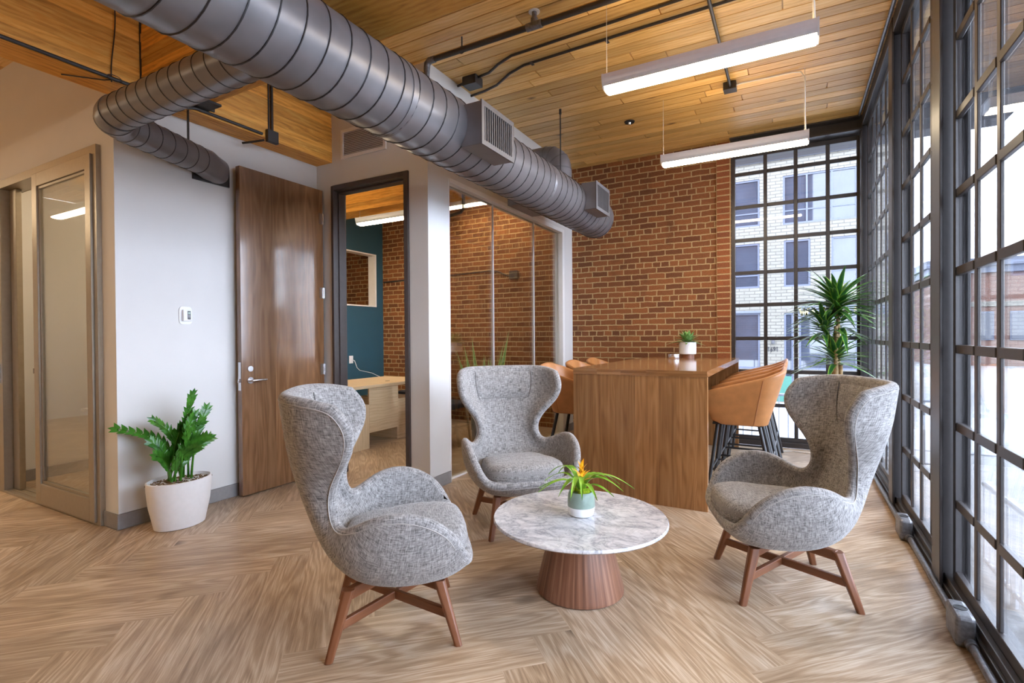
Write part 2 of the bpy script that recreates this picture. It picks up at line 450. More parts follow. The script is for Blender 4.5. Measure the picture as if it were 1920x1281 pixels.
struct(ce, 'ceiling', M['pine'], origin=(0, 0, 0), recalc=False)

wb = MB().box(XL, -.80, YB, YB + .3, 0, H, g=0); struct(wb, 'wall_brick', M['brick'], origin=(0, 0, 0))
struct(B(-.80, -.64, YB - .012, YB + .3, 0, H, g=0), 'wall_brick_return', M['brickcol'], origin=(0, 0, 0))
wl = MB().box(-4.13, -4.01, 1.85, 3.41, 0, 2.945).box(-4.13, -4.045, 1.85, 3.41, 2.945, H)
struct(wl, 'wall_thermostat', M['white'], origin=(0, 0, 0))
ws = MB().box(-4.19, -4.01, 1.73, 1.85, 0, 2.945).box(-4.19, -4.045, 1.73, 1.85, 2.945, H).box(-5.99, -4.19, 1.73, 1.85, 2.64, H).box(XL, -5.99, 1.73, 1.85, 0, H)
struct(ws, 'wall_sliding', M['white'], origin=(0, 0, 0))
wd = MB().box(-6.15, -3.80, 3.41, 3.53, 0, H).box(-3.80, -2.872, 3.41, 3.53, 2.72, H).box(-2.872, XG, 3.41, 3.53, 0, H)
struct(wd, 'wall_door', M['white'], origin=(0, 0, 0))
wg = MB().box(XG - .12, XG, 3.53, 3.70, 0, H).box(XG - .12, XG, 3.70, 6.30, 2.71, H).box(XG - .12, XG, 6.30, YB, 0, H)
struct(wg, 'wall_glass', M['white'], origin=(0, 0, 0))
wt = MB().box(-6.27, -6.15, 3.53, 5.70, 0, H).box(-6.27, -6.15, 6.43, YB, 0, H).box(-6.27, -6.15, 5.70, 6.43, 0, 1.81).box(-6.27, -6.15, 5.70, 6.43, 2.69, H)
struct(wt, 'wall_teal', M['teal'], origin=(0, 0, 0))
struct(B(-6.27, -6.15, 1.85, 3.53, 0, H), 'wall_small_room', M['white'], origin=(0, 0, 0))
struct(B(XL, .9, -5.2, -5, 0, H, g=0), 'wall_back', M['brick'], origin=(0, 0, 0))
struct(B(XL - .2, XL, -5.2, 6.9, 0, H), 'wall_left', M['white'], origin=(0, 0, 0))
struct(B(.66, .9, -5, .5, 0, H), 'wall_right', M['white'], origin=(0, 0, 0))
# our own building above the ceiling (seen only as a reflection in the panes across the street)
struct(MB().box(.9, 2.05, -5.2, 7.65, 3.62, 3.80).box(XL, .9, 6.9, 7.65, 3.62, 3.80), 'trim_11', M['soffit'], origin=(0, 0, 0))
struct(B(XL, .9, YB + .05, YB + .3, H + .15, 13, g=0), 'wall_upper_storeys', M['redbrick'], origin=(0, 0, 0))

# baseboards
def bboard(name, boxes):
    mb = MB()
    for b in boxes: mb.box(*b, 0, .105)
    o = struct(mb, name, M['base'], origin=(0, 0, 0), bevel=.004); return o
bboard('baseboard_left', [(-4.01, -3.998, 1.718, 3.41), (-4.19, -3.998, 1.718, 1.73)])
bboard('baseboard_door', [(-4.0, -3.81, 3.398, 3.41), (-2.82, XG + .012, 3.398, 3.41)])
bboard('baseboard_glass', [(XG, XG + .012, 3.41, 3.70), (XG, XG + .012, 6.30, YB)])
bboard('baseboard_room', [(-6.15, -6.138, 1.85, 3.41)])
bboard('baseboard_sliding', [(XL, -6.05, 1.718, 1.73)])

# teal interior window
m = MB()
m.box(-6.285, -6.135, 5.70, 5.72, 1.81, 2.69).box(-6.285, -6.135, 6.395, 6.43, 1.81, 2.69).box(-6.285, -6.135, 5.72, 6.395, 1.81, 1.83).box(-6.285, -6.135, 5.72, 6.395, 2.67, 2.69)
o = struct(m, 'window_6', M['trimw'], origin=(0, 0, 0))

# ------------------------------------------------------------------ steel windows
def sash(name, ax, plane, a0, a1, cols, z0, z1, rows, dep=.014, st=.045, mw_=.04, rw=.042):
    """ax 0: runs along x at y=plane; ax 1: runs along y at x=plane"""
    fr = MB()
    def bar(u0, u1, za, zb, d=dep):
        if ax == 0: fr.box(u0, u1, plane - d / 2, plane + d / 2, za, zb)
        else: fr.box(plane - d / 2, plane + d / 2, u0, u1, za, zb)
    bar(a0, a0 + st, z0, z1, dep + .012); bar(a1 - st, a1, z0, z1, dep + .012); bar(a0 + st, a1 - st, z0, z0 + .05, dep + .012); bar(a0 + st, a1 - st, z1 - .05, z1, dep + .012)
    cs = [a0 + st] + list(cols) + [a1 - st]
    for c in cols: bar(c - mw_ / 2, c + mw_ / 2, z0 + .05, z1 - .05)
    for r in rows:
        for k in range(len(cs) - 1):
            bar(cs[k] + (mw_ / 2 if k else 0), cs[k + 1] - (mw_ / 2 if k < len(cs) - 2 else 0), r - rw / 2, r + rw / 2, dep + .008)
    o = struct(fr, name, M['frame'], origin=(0, 0, 0), bevel=.003, seg=1)
    g = MB(); pl = plane + .001
    if ax == 0: g.box(a0 + .02, a1 - .02, pl - .003, pl + .003, z0 + .02, z1 - .02)
    else: g.box(pl - .003, pl + .003, a0 + .02, a1 - .02, z0 + .02, z1 - .02)
    build(g, 'window_pane', M['glass'], o)
    return o
rowsR = [.085 + .377 * k for k in range(1, 9)]
bays = [(.66, 1.87), (2.03, 3.24), (3.40, 4.61), (4.77, 6.5)]
for k, (a, b) in enumerate(bays):
    n = 4 if k < 3 else 6
    cs = [a + .05 + (b - a - .1) * j / n for j in range(1, n)]
    sash('window_%d' % (k + 1), 1, .705, a, b, cs, .085, 3.49, rowsR)
sash('window_5', 0, 6.645, -.64, .66, (-.272, .037, .347), .06, 3.44, (.475, .866, 1.253, 1.647, 2.029, 2.416, 2.809, 3.201))
for k, (a, b) in enumerate(((.5, .66), (1.87, 2.03), (3.24, 3.40), (4.61, 4.77), (6.5, 6.7))):
    p = MB()
    p.box(.64, .655, a, b, 0, H).box(.655, .745, a + .055, b - .055, 0, H).box(.745, .76, a, b, 0, H)
    struct(p, 'trim_%d' % (k + 1), M['frame'], origin=(0, 0, 0), bevel=.003, seg=1)
sl = MB().box(.655, .80, .66, 6.5, 0, .05).box(.668, .745, .66, 6.5, .05, .085)
struct(sl, 'trim_6', M['frame'], origin=(0, 0, 0), bevel=.004)
struct(B(.645, .80, .66, 6.5, 3.49, H), 'trim_7', M['frame'], origin=(0, 0, 0), bevel=.004)
hb = MB().box(-.64, .64, 6.47, 6.62, 3.445, 3.46).box(-.64, .64, 6.57, 6.60, 3.46, H - .015).box(-.64, .64, 6.47, 6.62, H - .015, H).box(-.64, .66, 6.62, 6.9, 3.445, H + .15)
struct(hb, 'trim_8', M['frame'], origin=(0, 0, 0))
struct(B(-.64, .66, 6.60, 6.80, 0, .06), 'trim_9', M['frame'], origin=(0, 0, 0), bevel=.004)

# glass office front
gf = MB()
gf.box(XG - .10, XG + .004, 3.70, 3.715, 0, 2.71).box(XG - .10, XG + .012, 6.235, 6.30, 0, 2.71).box(XG - .10, XG + .012, 3.715, 6.235, 2.665, 2.71).box(XG - .075, XG - .035, 3.715, 6.235, 0, .018)
o = struct(gf, 'window_7', M['trimw'], origin=(0, 0, 0), bevel=.004)
for a, b in ((3.715, 4.55), (4.554, 5.5), (5.504, 6.235)):
    build(B(XG - .061, XG - .049, a, b, .018, 2.665), 'glass_panel', M['oglass'], o)
gj = MB()
for a in (4.55, 5.5): gj.box(XG - .062, XG - .046, a - .001, a + .005, .018, 2.665)
build(gj, 'silicone_joint', M['trimw'], o)

# ------------------------------------------------------------------ door + jamb
dj = MB()
for a, b in ((-3.80, -3.77), (-2.918, -2.872)): dj.box(a, b, 3.39, 3.55, 0, 2.72)
dj.box(-3.77, -2.918, 3.39, 3.55, 2.674, 2.72).box(-3.77, -3.758, 3.45, 3.53, 0, 2.674).box(-2.933, -2.918, 3.45, 3.53, 0, 2.674).box(-3.758, -2.933, 3.45, 3.53, 2.659, 2.674)
struct(dj, 'trim_10', M['jamb'], origin=(0, 0, 0), bevel=.003)
rd = MB()
# leaf opened flat against the white wall: built along y at x=-3.93 .. hinge at y=3.385
n = 8
th0, th1 = -3.955, -3.905
for k in range(n):
    rd.c = (random.random(), random.random(), random.random())
    a, b = 2.555 + (3.385 - 2.555) * k / n, 2.555 + (3.385 - 2.555) * (k + 1) / n
    rd.box(th0, th1, a, b, .012, 2.69, g=2)
door = struct(rd, 'door_1', M['door'], origin=(-3.93, 3.385, 0))
door.rotation_euler = (0, 0, 0)
h = MB().tube([(th1, 2.625, .95), (th1 + .014, 2.625, .95)], .027, 20)
h.tube([(th1 + .01, 2.625, .95), (th1 + .05, 2.625, .95)], .011, 12).tube([(th1 + .05, 2.615, .95), (th1 + .053, 2.68, .951), (th1 + .05, 2.745, .951)], [.011, .011, .009], 12)
build(h, 'lever_handle', M['chrome'], door)
build(MB().tube([(th1, 2.625, 1.045), (th1 + .014, 2.625, 1.045)], [.026, .023], 20).box(th1 + .014, th1 + .016, 2.61, 2.64, 1.042, 1.048), 'deadbolt', M['chrome'], door)
build(MB().box(th0 + .008, th1 - .008, 2.553, 2.556, .87, 1.10).box(th0 + .018, th1 - .018, 2.54, 2.556, .935, .965), 'latch_plate', M['chrome'], door)
for z in (.25, 1.0, 1.72, 2.42):
    build(MB().tube([(th1 + .004, 3.388, z - .05), (th1 + .004, 3.388, z + .05)], .009, 10).box(th1 - .004, th1 + .002, 3.34, 3.385, z - .05, z + .05), 'hinge', M['chrome'], door)
# ------------------------------------------------------------------ sliding glass door
sf = MB()
sf.box(-5.99, -4.19, 1.70, 1.84, 2.575, 2.64).box(-4.235, -4.19, 1.70, 1.84, 0, 2.575).box(-5.99, -5.87, 1.70, 1.84, 0, 2.575)
sf.box(-5.86, -5.74, 1.76, 1.80, .02, 2.575).box(-5.87, -4.235, 1.70, 1.84, 0, .018).box(-5.87, -4.235, 1.735, 1.742, .018, .026).box(-5.87, -4.235, 1.79, 1.797, .018, .026)
sfo = struct(sf, 'door_2', M['alu'], origin=(0, 0, 0), bevel=.003)
build(MB().box(-5.93, -5.90, 1.690, 1.70, .93, 1.09).box(-5.922, -5.908, 1.685, 1.69, .98, 1.03), 'strike_plate', M['chrome'], sfo)
lf = MB()
x0, x1, ya, yb = -5.19, -4.24, 1.685, 1.728
lf.box(x0, x0 + .085, ya, yb, .022, 2.58).box(x1 - .075, x1, ya, yb, .022, 2.58).box(x0 + .085, x1 - .075, ya, yb, .022, .18).box(x0 + .085, x1 - .075, ya, yb, 2.48, 2.58)
for i_, d_ in enumerate((.012, .024)):
    pass
lf.box(x0 + .085, x1 - .075, ya + .012, yb - .012, .18, .20).box(x0 + .085, x1 - .075, ya + .012, yb - .012, 2.46, 2.48).box(x0 + .085, x0 + .105, ya + .012, yb - .012, .20, 2.46)
leaf = struct(lf, 'door_3', M['alu'], origin=(x0, ya, 0), bevel=.003)
build(B(x0 + .08, x1 - .07, 1.704, 1.710, .175, 2.485), 'glass_panel', M['oglass'], leaf)
build(MB().tube([(x0, 1.70, 1.05), (x0 - .03, 1.70, 1.05)], .008, 10).box(x0 - .042, x0 - .028, 1.69, 1.71, 1.03, 1.07), 'pull_knob', M['chrome'], leaf)
build(B(x0 - .002, x0 + .002, 1.695, 1.718, .83, .92), 'lock_plate', M['chrome'], leaf)

# ------------------------------------------------------------------ timber beams
def lams(mb, x0, x1, y0, y1, z0, z1, along, n):
    dz = (z1 - z0) / n
    for k in range(n):
        mb.c = (random.random() * .9, random.random(), random.random())
        e = random.uniform(-.003, .003)
        if along == 1: mb.box(x0 - e, x1 + e, y0, y1, z0 + dz * k, z0 + dz * (k + 1), g=1)
        else: mb.box(x0, x1, y0 - e, y1 + e, z0 + dz * k, z0 + dz * (k + 1), g=0)
bm_ = MB(); lams(bm_, -4.04, -3.80, -5, 3.41, 2.945, H, 1, 14)
struct(bm_, 'ceiling_beam', M['beam'], origin=(0, 0, 0))
bx_ = MB(); lams(bx_, -3.80, .64, 1.80, 2.20, 2.99, H, 0, 11)
struct(bx_, 'ceiling_crossbeam', M['beam'], origin=(0, 0, 0))
# office ceiling beam seen through the glass
bo = MB(); lams(bo, -6.15, -2.79, 5.15, 5.45, 3.05, H, 0, 10)
struct(bo, 'ceiling_office_beam', M['beam'], origin=(0, 0, 0))
t = thing('beam_bracket', 'dark steel angle bracket joining the two timber beams', 'bracket', (-3.79, 2.2, 2.99))
build(B(-3.80, -3.785, 2.205, 2.29, 2.99, 3.36), 'side_plate', M['black'], t)
build(B(-3.80, -3.62, 1.95, 2.24, 2.974, 2.989), 'seat_plate', M['black'], t)

# ------------------------------------------------------------------ ducts
DX, DZ, DR = -2.03, 2.67, .22
t = thing('spiral_duct', 'big dark grey spiral air duct hung under the timber ceiling', 'duct', (DX, 2.5, DZ - DR))
Y0, Y1 = -3.6, 5.78
dk = MB()
prof = [(DR, Y0), (DR, Y1 - .02), (DR - .012, Y1), (0.02, Y1 + .015)]
n = 48
R = [[(DX + r * cos(2 * pi * j / n), yy, DZ + r * sin(2 * pi * j / n)) for j in range(n)] for r, yy in prof]
dk.grid(R, cu=True)
build(dk, 'duct_body', M['duct'], t)
sp = []
pitch = .125; y = Y0 + .1
while y < Y1 - .15:
    for j in range(28):
        a = 2 * pi * j / 28
        sp.append((DX + (DR + .001) * cos(a), y + pitch * j / 28, DZ + (DR + .001) * sin(a)))
    y += pitch
build(MB().tube(sp, .0042, 5), 'spiral_seam', M['ductseam'], t)
for yy in (2.22, 4.12, 5.35): build(MB().tube([(DX, yy - .022, DZ), (DX, yy + .022, DZ)], DR + .004, 48), 'coupling_band', M['duct'], t)
def register(yc, hw, hh, zc, name='supply_register'):
    b = MB(); xo = -1.70; xi = -1.86
    b.box(xi, xo - .012, yc - hw, yc + hw, zc - hh, zc + hh)
    o = build(b, name, M['duct'], t, bevel=.003)
    f = MB(); e = .028
    f.box(xo - .012, xo, yc - hw - .005, yc - hw + e, zc - hh - .005, zc + hh + .005).box(xo - .012, xo, yc + hw - e, yc + hw + .005, zc - hh - .005, zc + hh + .005)
    f.box(xo - .012, xo, yc - hw + e, yc + hw - e, zc - hh - .005, zc - hh + e).box(xo - .012, xo, yc - hw + e, yc + hw - e, zc + hh - e, zc + hh + .005)
    build(f, 'register_face', M['grille'], o)
    build(B(xo - .0118, xo - .0105, yc - hw + e, yc + hw - e, zc - hh + e, zc + hh - e), 'register_throat', M['void'], o)
    s = MB(); k = 13
    for i in range(k):
        yy = yc - hw + e + (2 * hw - 2 * e) * (i + .5) / k
        s.box(xo - .0104, xo - .001, yy - .004, yy + .004, zc - hh + e, zc + hh - e)
    build(s, 'register_blades', M['grille'], o)
register(2.93, .205, .135, 2.645); register(5.06, .205, .135, 2.70)
lb = MB().box(-2.45, -2.2, 4.38, 4.92, 2.58, 2.74)
build(lb, 'side_outlet', M['duct'], t, bevel=.004)
def arc(c, r, a0, a1, ex, ey, n=10):
    c = Vector(c); ex = Vector(ex).normalized(); ey = Vector(ey).normalized()
    return [c + (ex * cos(a0 + (a1 - a0) * k / n) + ey * sin(a0 + (a1 - a0) * k / n)) * r for k in range(n + 1)]
def pipe_seams(pts, r, step, rr=.003):
    mb = MB(); acc = 0; nxt = step * .5
    for k in range(1, len(pts)):
        a, b = Vector(pts[k - 1]), Vector(pts[k]); l = (b - a).length
        while acc + l > nxt:
            p = a + (b - a) * ((nxt - acc) / l); d = (b - a).normalized(); u = d.orthogonal().normalized(); v_ = d.cross(u)
            mb.tube([p + (u * cos(q * pi / 14) + v_ * sin(q * pi / 14)) * (r + .0005) + d * .018 * sin(q * pi / 14) for q in range(28)], rr, 5, closed=True)
            nxt += step
        acc += l
    return mb
BY, BZ, BR = 1.55, 2.645, .102
A = Vector((-2.1, BY, BZ)); E = Vector((-3.66, BY, BZ)); G = Vector((-3.935, 2.30, BZ - .005))
d1 = Vector((-1, 0, 0)); d2_ = (G - E).normalized()
cor = .13
bez = []
for k in range(9):
    q = k / 8; P0 = E - d1 * cor; P1 = E; P2 = E + d2_ * cor
    bez.append(P0 * (1 - q) ** 2 + P1 * 2 * q * (1 - q) + P2 * q * q)
br = [A] + bez + [G - d2_ * .05]
br2 = MB().tube(br, BR, 36)
bo_ = build(br2, 'branch_duct', M['duct'], t)
build(pipe_seams([A, bez[0]], BR, .105).tube([(0, 0, 0), (0, 0, .0001)], .0001, 3) if 0 else pipe_seams([A, bez[0]], BR, .105), 'branch_seams', M['ductseam'], bo_)
build(pipe_seams([bez[-1], G], BR, .105), 'branch_seams', M['ductseam'], bo_)
for k in (0, 4, 8):
    p = bez[k]; d = (bez[min(8, k + 1)] - bez[max(0, k - 1)]).normalized()
    build(MB().tube([p - d * .012, p + d * .012], BR + .004, 36), 'elbow_band', M['duct'], bo_)
eb = [G - d2_ * .06, G, G + d2_ * .05 + Vector((-.01, 0, -.01)), G + Vector((-.045, .11, -.02)), G + Vector((-.075, .12, -.03))]
build(MB().tube(eb, [BR, BR + .004, BR + .004, BR, BR - .005], 36), 'end_elbow', M['duct'], bo_)
build(B(-4.009, -3.992, 2.24, 2.53, 2.515, 2.66), 'wall_plate', M['black'], bo_, bevel=.003)
hg = MB().box(-3.83, -3.805, 2.11, 2.114, 2.73, 2.945)
build(hg, 'strap_hanger', M['black'], bo_)
build(MB().tube([(-3.70, 1.68, 2.73), (-3.795, 1.80, 2.90), (-3.795, 1.80, 3.40)], .007, 8), 'rod_hanger', M['black'], bo_)
build(MB().tube([(DX - .03, 4.795, DZ + DR - .01), (DX - .03, 4.795, H)], .007, 8).tube([(DX - .03, 4.795, H - .05), (DX - .03, 4.795, H)], .013, 8).tube([(DX - .03, 4.795, DZ + DR - .01), (DX - .03, 4.795, DZ + DR + .05)], .011, 8), 'rod_hanger', M['black'], t)
# elbow branch rising behind the duct and entering the wall
pe = [Vector((-2.16, 5.0, 2.75)), Vector((-2.16, 5.0, 3.06))] + arc((-2.30, 5.0, 3.06), .14, 0, pi / 2, (1, 0, 0), (0, 0, 1), 8)[1:] + [Vector((-2.66, 5.0, 3.20))]
e2 = build(MB().tube(pe, .125, 32), 'wall_elbow', M['duct'], t)
for k in (1, 4, 7, 9):
    d = (pe[min(len(pe) - 1, k + 1)] - pe[k - 1]).normalized()
    build(MB().tube([pe[k] - d * .006, pe[k] + d * .006], .1285, 32), 'elbow_band', M['grille'], e2)

# ------------------------------------------------------------------ pendant lights
def pendant(x0, x1, yc, zb, label, group, up=True, extra=None):
    t = thing('linear_pendant_light', label, 'light', ((x0 + x1) / 2, yc, zb), group)
    zt = zb + .085
    sec = [(-.05, zb), (-.062, zb + .012), (-.072, zb + .035), (-.078, zb + .06), (-.08, zt), (.08, zt), (.078, zb + .06), (.072, zb + .035), (.062, zb + .012), (.05, zb)]
    P = [(yc + a, b) for a, b in sec]
    build(MB().prism(P, 0, x0 + .012, x1 - .012), 'lamp_housing', M['lampbody'], t)
    for a, b in ((x0, x0 + .012), (x1 - .012, x1)):
        build(MB().prism([(yc + (p[0] - yc) * 1.03, p[1] + (-.002 if p[1] < zb + .03 else .002)) for p in P], 0, a, b), 'end_cap', M['lampbody'], t)
    build(MB().prism([(yc - .062, zb + .012), (yc - .054, zb - .004), (yc, zb - .012), (yc + .054, zb - .004), (yc + .062, zb + .012), (yc + .05, zb + .001), (yc - .05, zb + .001)], 0, x0 + .0125, x1 - .0125), 'lamp_lens', M['lens'], t)
    if up: build(B(x0 + .04, x1 - .04, yc - .05, yc + .05, zt + .0005, zt + .004), 'added_uplight', M['added_uplens'], t)  # glowing top strip added to the fixtures to brighten the ceiling boards
    for x in (x0 + .012, x1 - .03):
        build(MB().tube([(x, yc, zt), (x, yc, H)], .0018, 6), 'suspension_cable', M['cable'], t)
        build(MB().tube([(x, yc, zt), (x, yc, zt + .035)], .006, 8), 'cable_gripper', M['cable'], t)
    if extra: build(MB().tube(extra, .006, 8), 'power_cord', M['cable'], t)
    return t
gp = 'linear pendant lights'
pendant(-1.115, .135, 3.37, 2.955, 'nearer bright linear pendant lamp hanging from the board ceiling', gp, extra=[(.115, 3.37, 3.04), (.11, 3.37, 3.2), (.10, 3.37, 3.58), (.05, 3.37, 3.59)])
pendant(-1.115, .13, 5.11, 2.955, 'farther bright linear pendant lamp hanging before the brick wall', gp, extra=[(.105, 5.11, 3.04), (.10, 5.11, 3.2), (.10, 5.11, 3.52), (.07, 5.11, 3.575), (0, 5.11, 3.588), (-.2, 5.11, 3.588), (-.40, 5.10, 3.588), (-.46, 5.08, 3.57)])
pendant(-5.27, -4.05, 5.2, 2.86, 'linear pendant lamp inside the office seen through the doorway', gp, up=False)
for k, (x, yy) in enumerate(((-2.9, -.7), (-5.6, -.7), (-8.8, .3), (-8.8, -.1), (-8.8, -.5), (-2.9, -3), (-5.6, -3))):
    pendant(x, x + 1.25, yy, 2.955, 'out-of-view linear pendant lamp put in to light the left side of the room', gp + ' of the open office')  # out-of-view lamps added to light the left side; far-left row follows door reflections
pendant(-8.7, -7.5, 4.5, 2.9, 'unseen linear pendant lamp added to light the room beyond the teal wall', gp)  # added out of view to light what shows through the teal window
pendant(-6.0, -4.78, 4.3, 2.86, 'extra linear pendant lamp added to brighten the office interior', gp)  # extra lamp put in because the office was too dark
pendant(-4.5, -3.3, 6.2, 3.2, 'extra linear pendant lamp added to brighten the office brick wall', gp)  # another added lamp, lifting the brick behind the office glass
pendant(-5.6, -4.5, 2.6, 2.9, 'linear pendant lamp inside the small glazed room', gp)

# ------------------------------------------------------------------ pipes and conduits on the ceiling
t = thing('sprinkler_pipe', 'dark sprinkler pipe with tee fitting running across the board ceiling', 'pipe', (-1.2, 3.25, 3.5))
yp, zp = 3.27, 3.50
build(MB().tube([(-2.48, yp, zp), (.62, yp, zp)], .021, 14), 'pipe_run', M['conduit'], t)
el = [Vector((-2.48, yp, zp)), Vector((-2.53, yp, zp)), Vector((-2.555, yp, zp - .02)), Vector((-2.56, yp, zp - .06)), Vector((-2.56, yp, zp - .16))]
build(MB().tube(el, [.026, .027, .027, .026, .018], 14), 'elbow_fitting', M['iron'], t)
build(MB().tube([(-2.56, yp, zp - .16), (-2.56, yp, zp - .21)], [.01, .016], 10), 'sprinkler_head', M['chrome'], t)
build(MB().tube([(-1.60, yp, zp), (-1.60, yp, H)], .018, 12).tube([(-1.66, yp, zp), (-1.54, yp, zp)], .028, 14).tube([(-1.60, yp, zp), (-1.60, yp, zp + .05)], .026, 12), 'tee_fitting', M['iron'], t)
build(MB().tube([(-1.60, yp, H - .006), (-1.60, yp, H)], .04, 20), 'escutcheon', M['cable'], t)
build(MB().tube([(-2.22, yp, zp + .015), (-2.22, yp, H)], .006, 8).tube([(-2.22 + .026 * cos(a * pi / 8), yp, zp + .026 * sin(a * pi / 8)) for a in range(16)], .004, 6, closed=True), 'pipe_hanger', M['conduit'], t)
zc = 3.583
t = thing('ceiling_conduit', 'black conduit entering a small junction box on the ceiling', 'conduit', (-1.5, 3.8, zc))
build(MB().tube([(-2.67, 3.86, zc), (-2.55, 3.84, zc)], .011, 8).tube([(-2.44, 3.82, zc), (-2.30, 3.80, zc), (-2.16, 3.72, zc), (-2.0, 3.66, zc), (-1.0, 3.63, zc), (-.62, 3.62, zc), (-.50, 3.58, zc), (-.44, 3.5, zc), (-.43, 3.2, zc), (-.43, 2.9, zc)], .011, 8), 'conduit_run', M['conduit'], t)
build(B(-2.56, -2.42, 3.77, 3.89, 3.52, 3.598), 'junction_box', M['conduit'], t, bevel=.003)
t = thing('ceiling_conduit', 'bare black conduit with a bend, running beside the boxed one', 'conduit', (-1.5, 4.0, zc))
build(MB().tube([(-2.67, 4.08, zc), (-2.5, 4.06, zc), (-2.35, 4.02, zc), (-2.15, 3.90, zc), (-1.98, 3.84, zc), (-1.0, 3.81, zc), (.60, 3.78, zc)], .011, 8), 'conduit_run', M['conduit'], t)
cl = MB()
for x in (-1.9, -1.25): cl.box(x - .012, x + .012, 3.80, 3.86, zc - .014, zc - .011)
build(cl, 'conduit_strap', M['conduit'], t)
t = thing('ceiling_conduit', 'black conduit running lengthways to the box that feeds the farther lamp', 'conduit', (-.5, 4.2, zc))
build(MB().tube([(-.49, 3.0, zc - .024), (-.49, 5.03, zc - .024)], .013, 8), 'conduit_run', M['conduit'], t)
build(B(-.55, -.44, 5.03, 5.13, 3.53, 3.598), 'junction_box', M['conduit'], t, bevel=.003)
t = tag(build(MB().tube([(.615, 1.2, 3.572), (.615, 6.4, 3.572)], .014, 8), 'ceiling_conduit', M['iron']), 'grey conduit along the ceiling edge above the window wall', 'conduit')
t = thing('ceiling_sprinkler', 'dark round sprinkler escutcheon flush with the ceiling boards', 'sprinkler', (-1.53, 5.44, 3.585))
build(MB().lathe([(.05, .0), (.055, .012)], 24, (-1.53, 5.44, 3.587)), 'escutcheon', M['void'], t)
build(MB().lathe([(.012, -.02), (.018, .0)], 12, (-1.53, 5.44, 3.587)), 'sprinkler_head', M['chrome'], t)
# conduit on the left beam
t = thing('beam_conduit', 'black conduit and square box along the side of the timber beam', 'conduit', (-3.79, 2.0, 2.95))
build(MB().tube([(-3.787, -2, 2.955), (-3.787, 1.75, 2.955), (-3.787, 2.05, 2.935), (-3.787, 2.15, 2.965), (-3.787, 2.68, 2.965)], .012, 8), 'conduit_run', M['conduit'], t)
build(MB().tube([(-3.787, 2.77, 3.0), (-3.787, 2.77, H)], .011, 8).box(-3.799, -3.792, 2.74, 2.752, 3.0, 3.55), 'conduit_riser', M['conduit'], t)
build(B(-3.80, -3.762, 2.715, 2.815, 2.915, 3.015), 'junction_box', M['conduit'], t, bevel=.004)
build(MB().tube([(-3.79, 2.70, 2.92), (-3.87, 2.64, 2.90), (-3.93, 2.60, 2.89)], .009, 8), 'conduit_stub', M['conduit'], t)
wr = []
for k in range(14):
    q = k / 13; wr.append((-3.785 - .004 * sin(9 * q), 1.64 + .012 * sin(5 * q), 3.59 - .66 * q))
lp = [(-3.775, 1.64 + .04 * sin(a * pi / 8), 2.955 + .018 * cos(a * pi / 8)) for a in range(16)]
m = MB().tube(wr, .004, 6).tube(lp, .003, 6, closed=True).tube([(-3.785, 1.64, 2.95), (-3.81, 1.60, 2.935), (-3.9, 1.50, 2.935), (-3.97, 1.44, 2.94)], .004, 6)
tag(build(m, 'hanging_cable', M['conduit']), 'thin black cable dangling down the timber beam with a loop', 'cable')

# floor conduit along the window sill
t = thing('floor_conduit', 'grey conduit with floor boxes along the foot of the window wall', 'conduit', (.63, 3, 0))
build(MB().tube([(.632, .6, .03), (.632, 6.45, .03)], .016, 10), 'conduit_run', M['iron'], t)
for yc in (2.78, 4.02):
    b = build(B(.585, .652, yc - .085, yc + .085, .004, .135), 'floor_box', M['iron'], t, bevel=.016, seg=3)
    build(MB().lathe([(.024, 0), (.024, .003), (.018, .003), (.018, .0015), (.0, .0015)], 20, (.618, yc, .1345)), 'knockout', M['black'], b)
    build(MB().tube([(.632, yc - .12, .03), (.632, yc + .12, .03)], .022, 12), 'connector', M['iron'], b)

# ------------------------------------------------------------------ wall items
t = thing('thermostat', 'small white thermostat with a grey display on the white wall', 'thermostat', (-4.0, 2.18, 1.40))
m = MB(); pts = []
for k in range(48):
    a = 2 * pi * k / 48; c_, s_ = cos(a), sin(a); e = .45
    pts.append((2.18 + .047 * abs(c_) ** e * (1 if c_ > 0 else -1), 1.47 + .068 * abs(s_) ** e * (1 if s_ > 0 else -1)))
m.prism(pts, 0, -4.01, -4.002); build(m, 'wall_plate', M['plastic'], t, bevel=.002)
build(B(-4.002, -3.978, 2.152, 2.213, 1.428, 1.513), 'housing', M['plastic'], t, bevel=.003)
d = build(B(-3.978, -3.9765, 2.180, 2.202, 1.440, 1.503), 'display', M['ink'], t)
build(B(-3.9765, -3.976, 2.183, 2.199, 1.478, 1.497), 'screen', M['lcd'], d)
m = MB()
for z in (1.470, 1.463, 1.452): m.box(-3.9765, -3.9758, 2.183, 2.199, z - .0014, z + .0014)
build(m, 'display_buttons', M['plastic'], d)
t = thing('vent_grille', 'white louvred vent grille above the office doorway', 'vent', (-3.39, 3.40, 2.95))
m = MB().box(-3.67, -3.64, 3.396, 3.41, 2.95, 3.22).box(-3.15, -3.12, 3.396, 3.41, 2.95, 3.22).box(-3.64, -3.15, 3.396, 3.41, 2.95, 2.98).box(-3.64, -3.15, 3.396, 3.41, 3.19, 3.22)
build(m, 'frame', M['trimw'], t, bevel=.003)
build(B(-3.64, -3.15, 3.4085, 3.4098, 2.98, 3.19), 'duct_opening', M['base'], t)
m = MB()
for k in range(13):
    z = 2.985 + .0158 * k; m.prism([(3.397, z), (3.4, z), (3.408, z + .010), (3.405, z + .010)], 0, -3.64, -3.15)
build(m, 'louvres', M['trimw'], t)

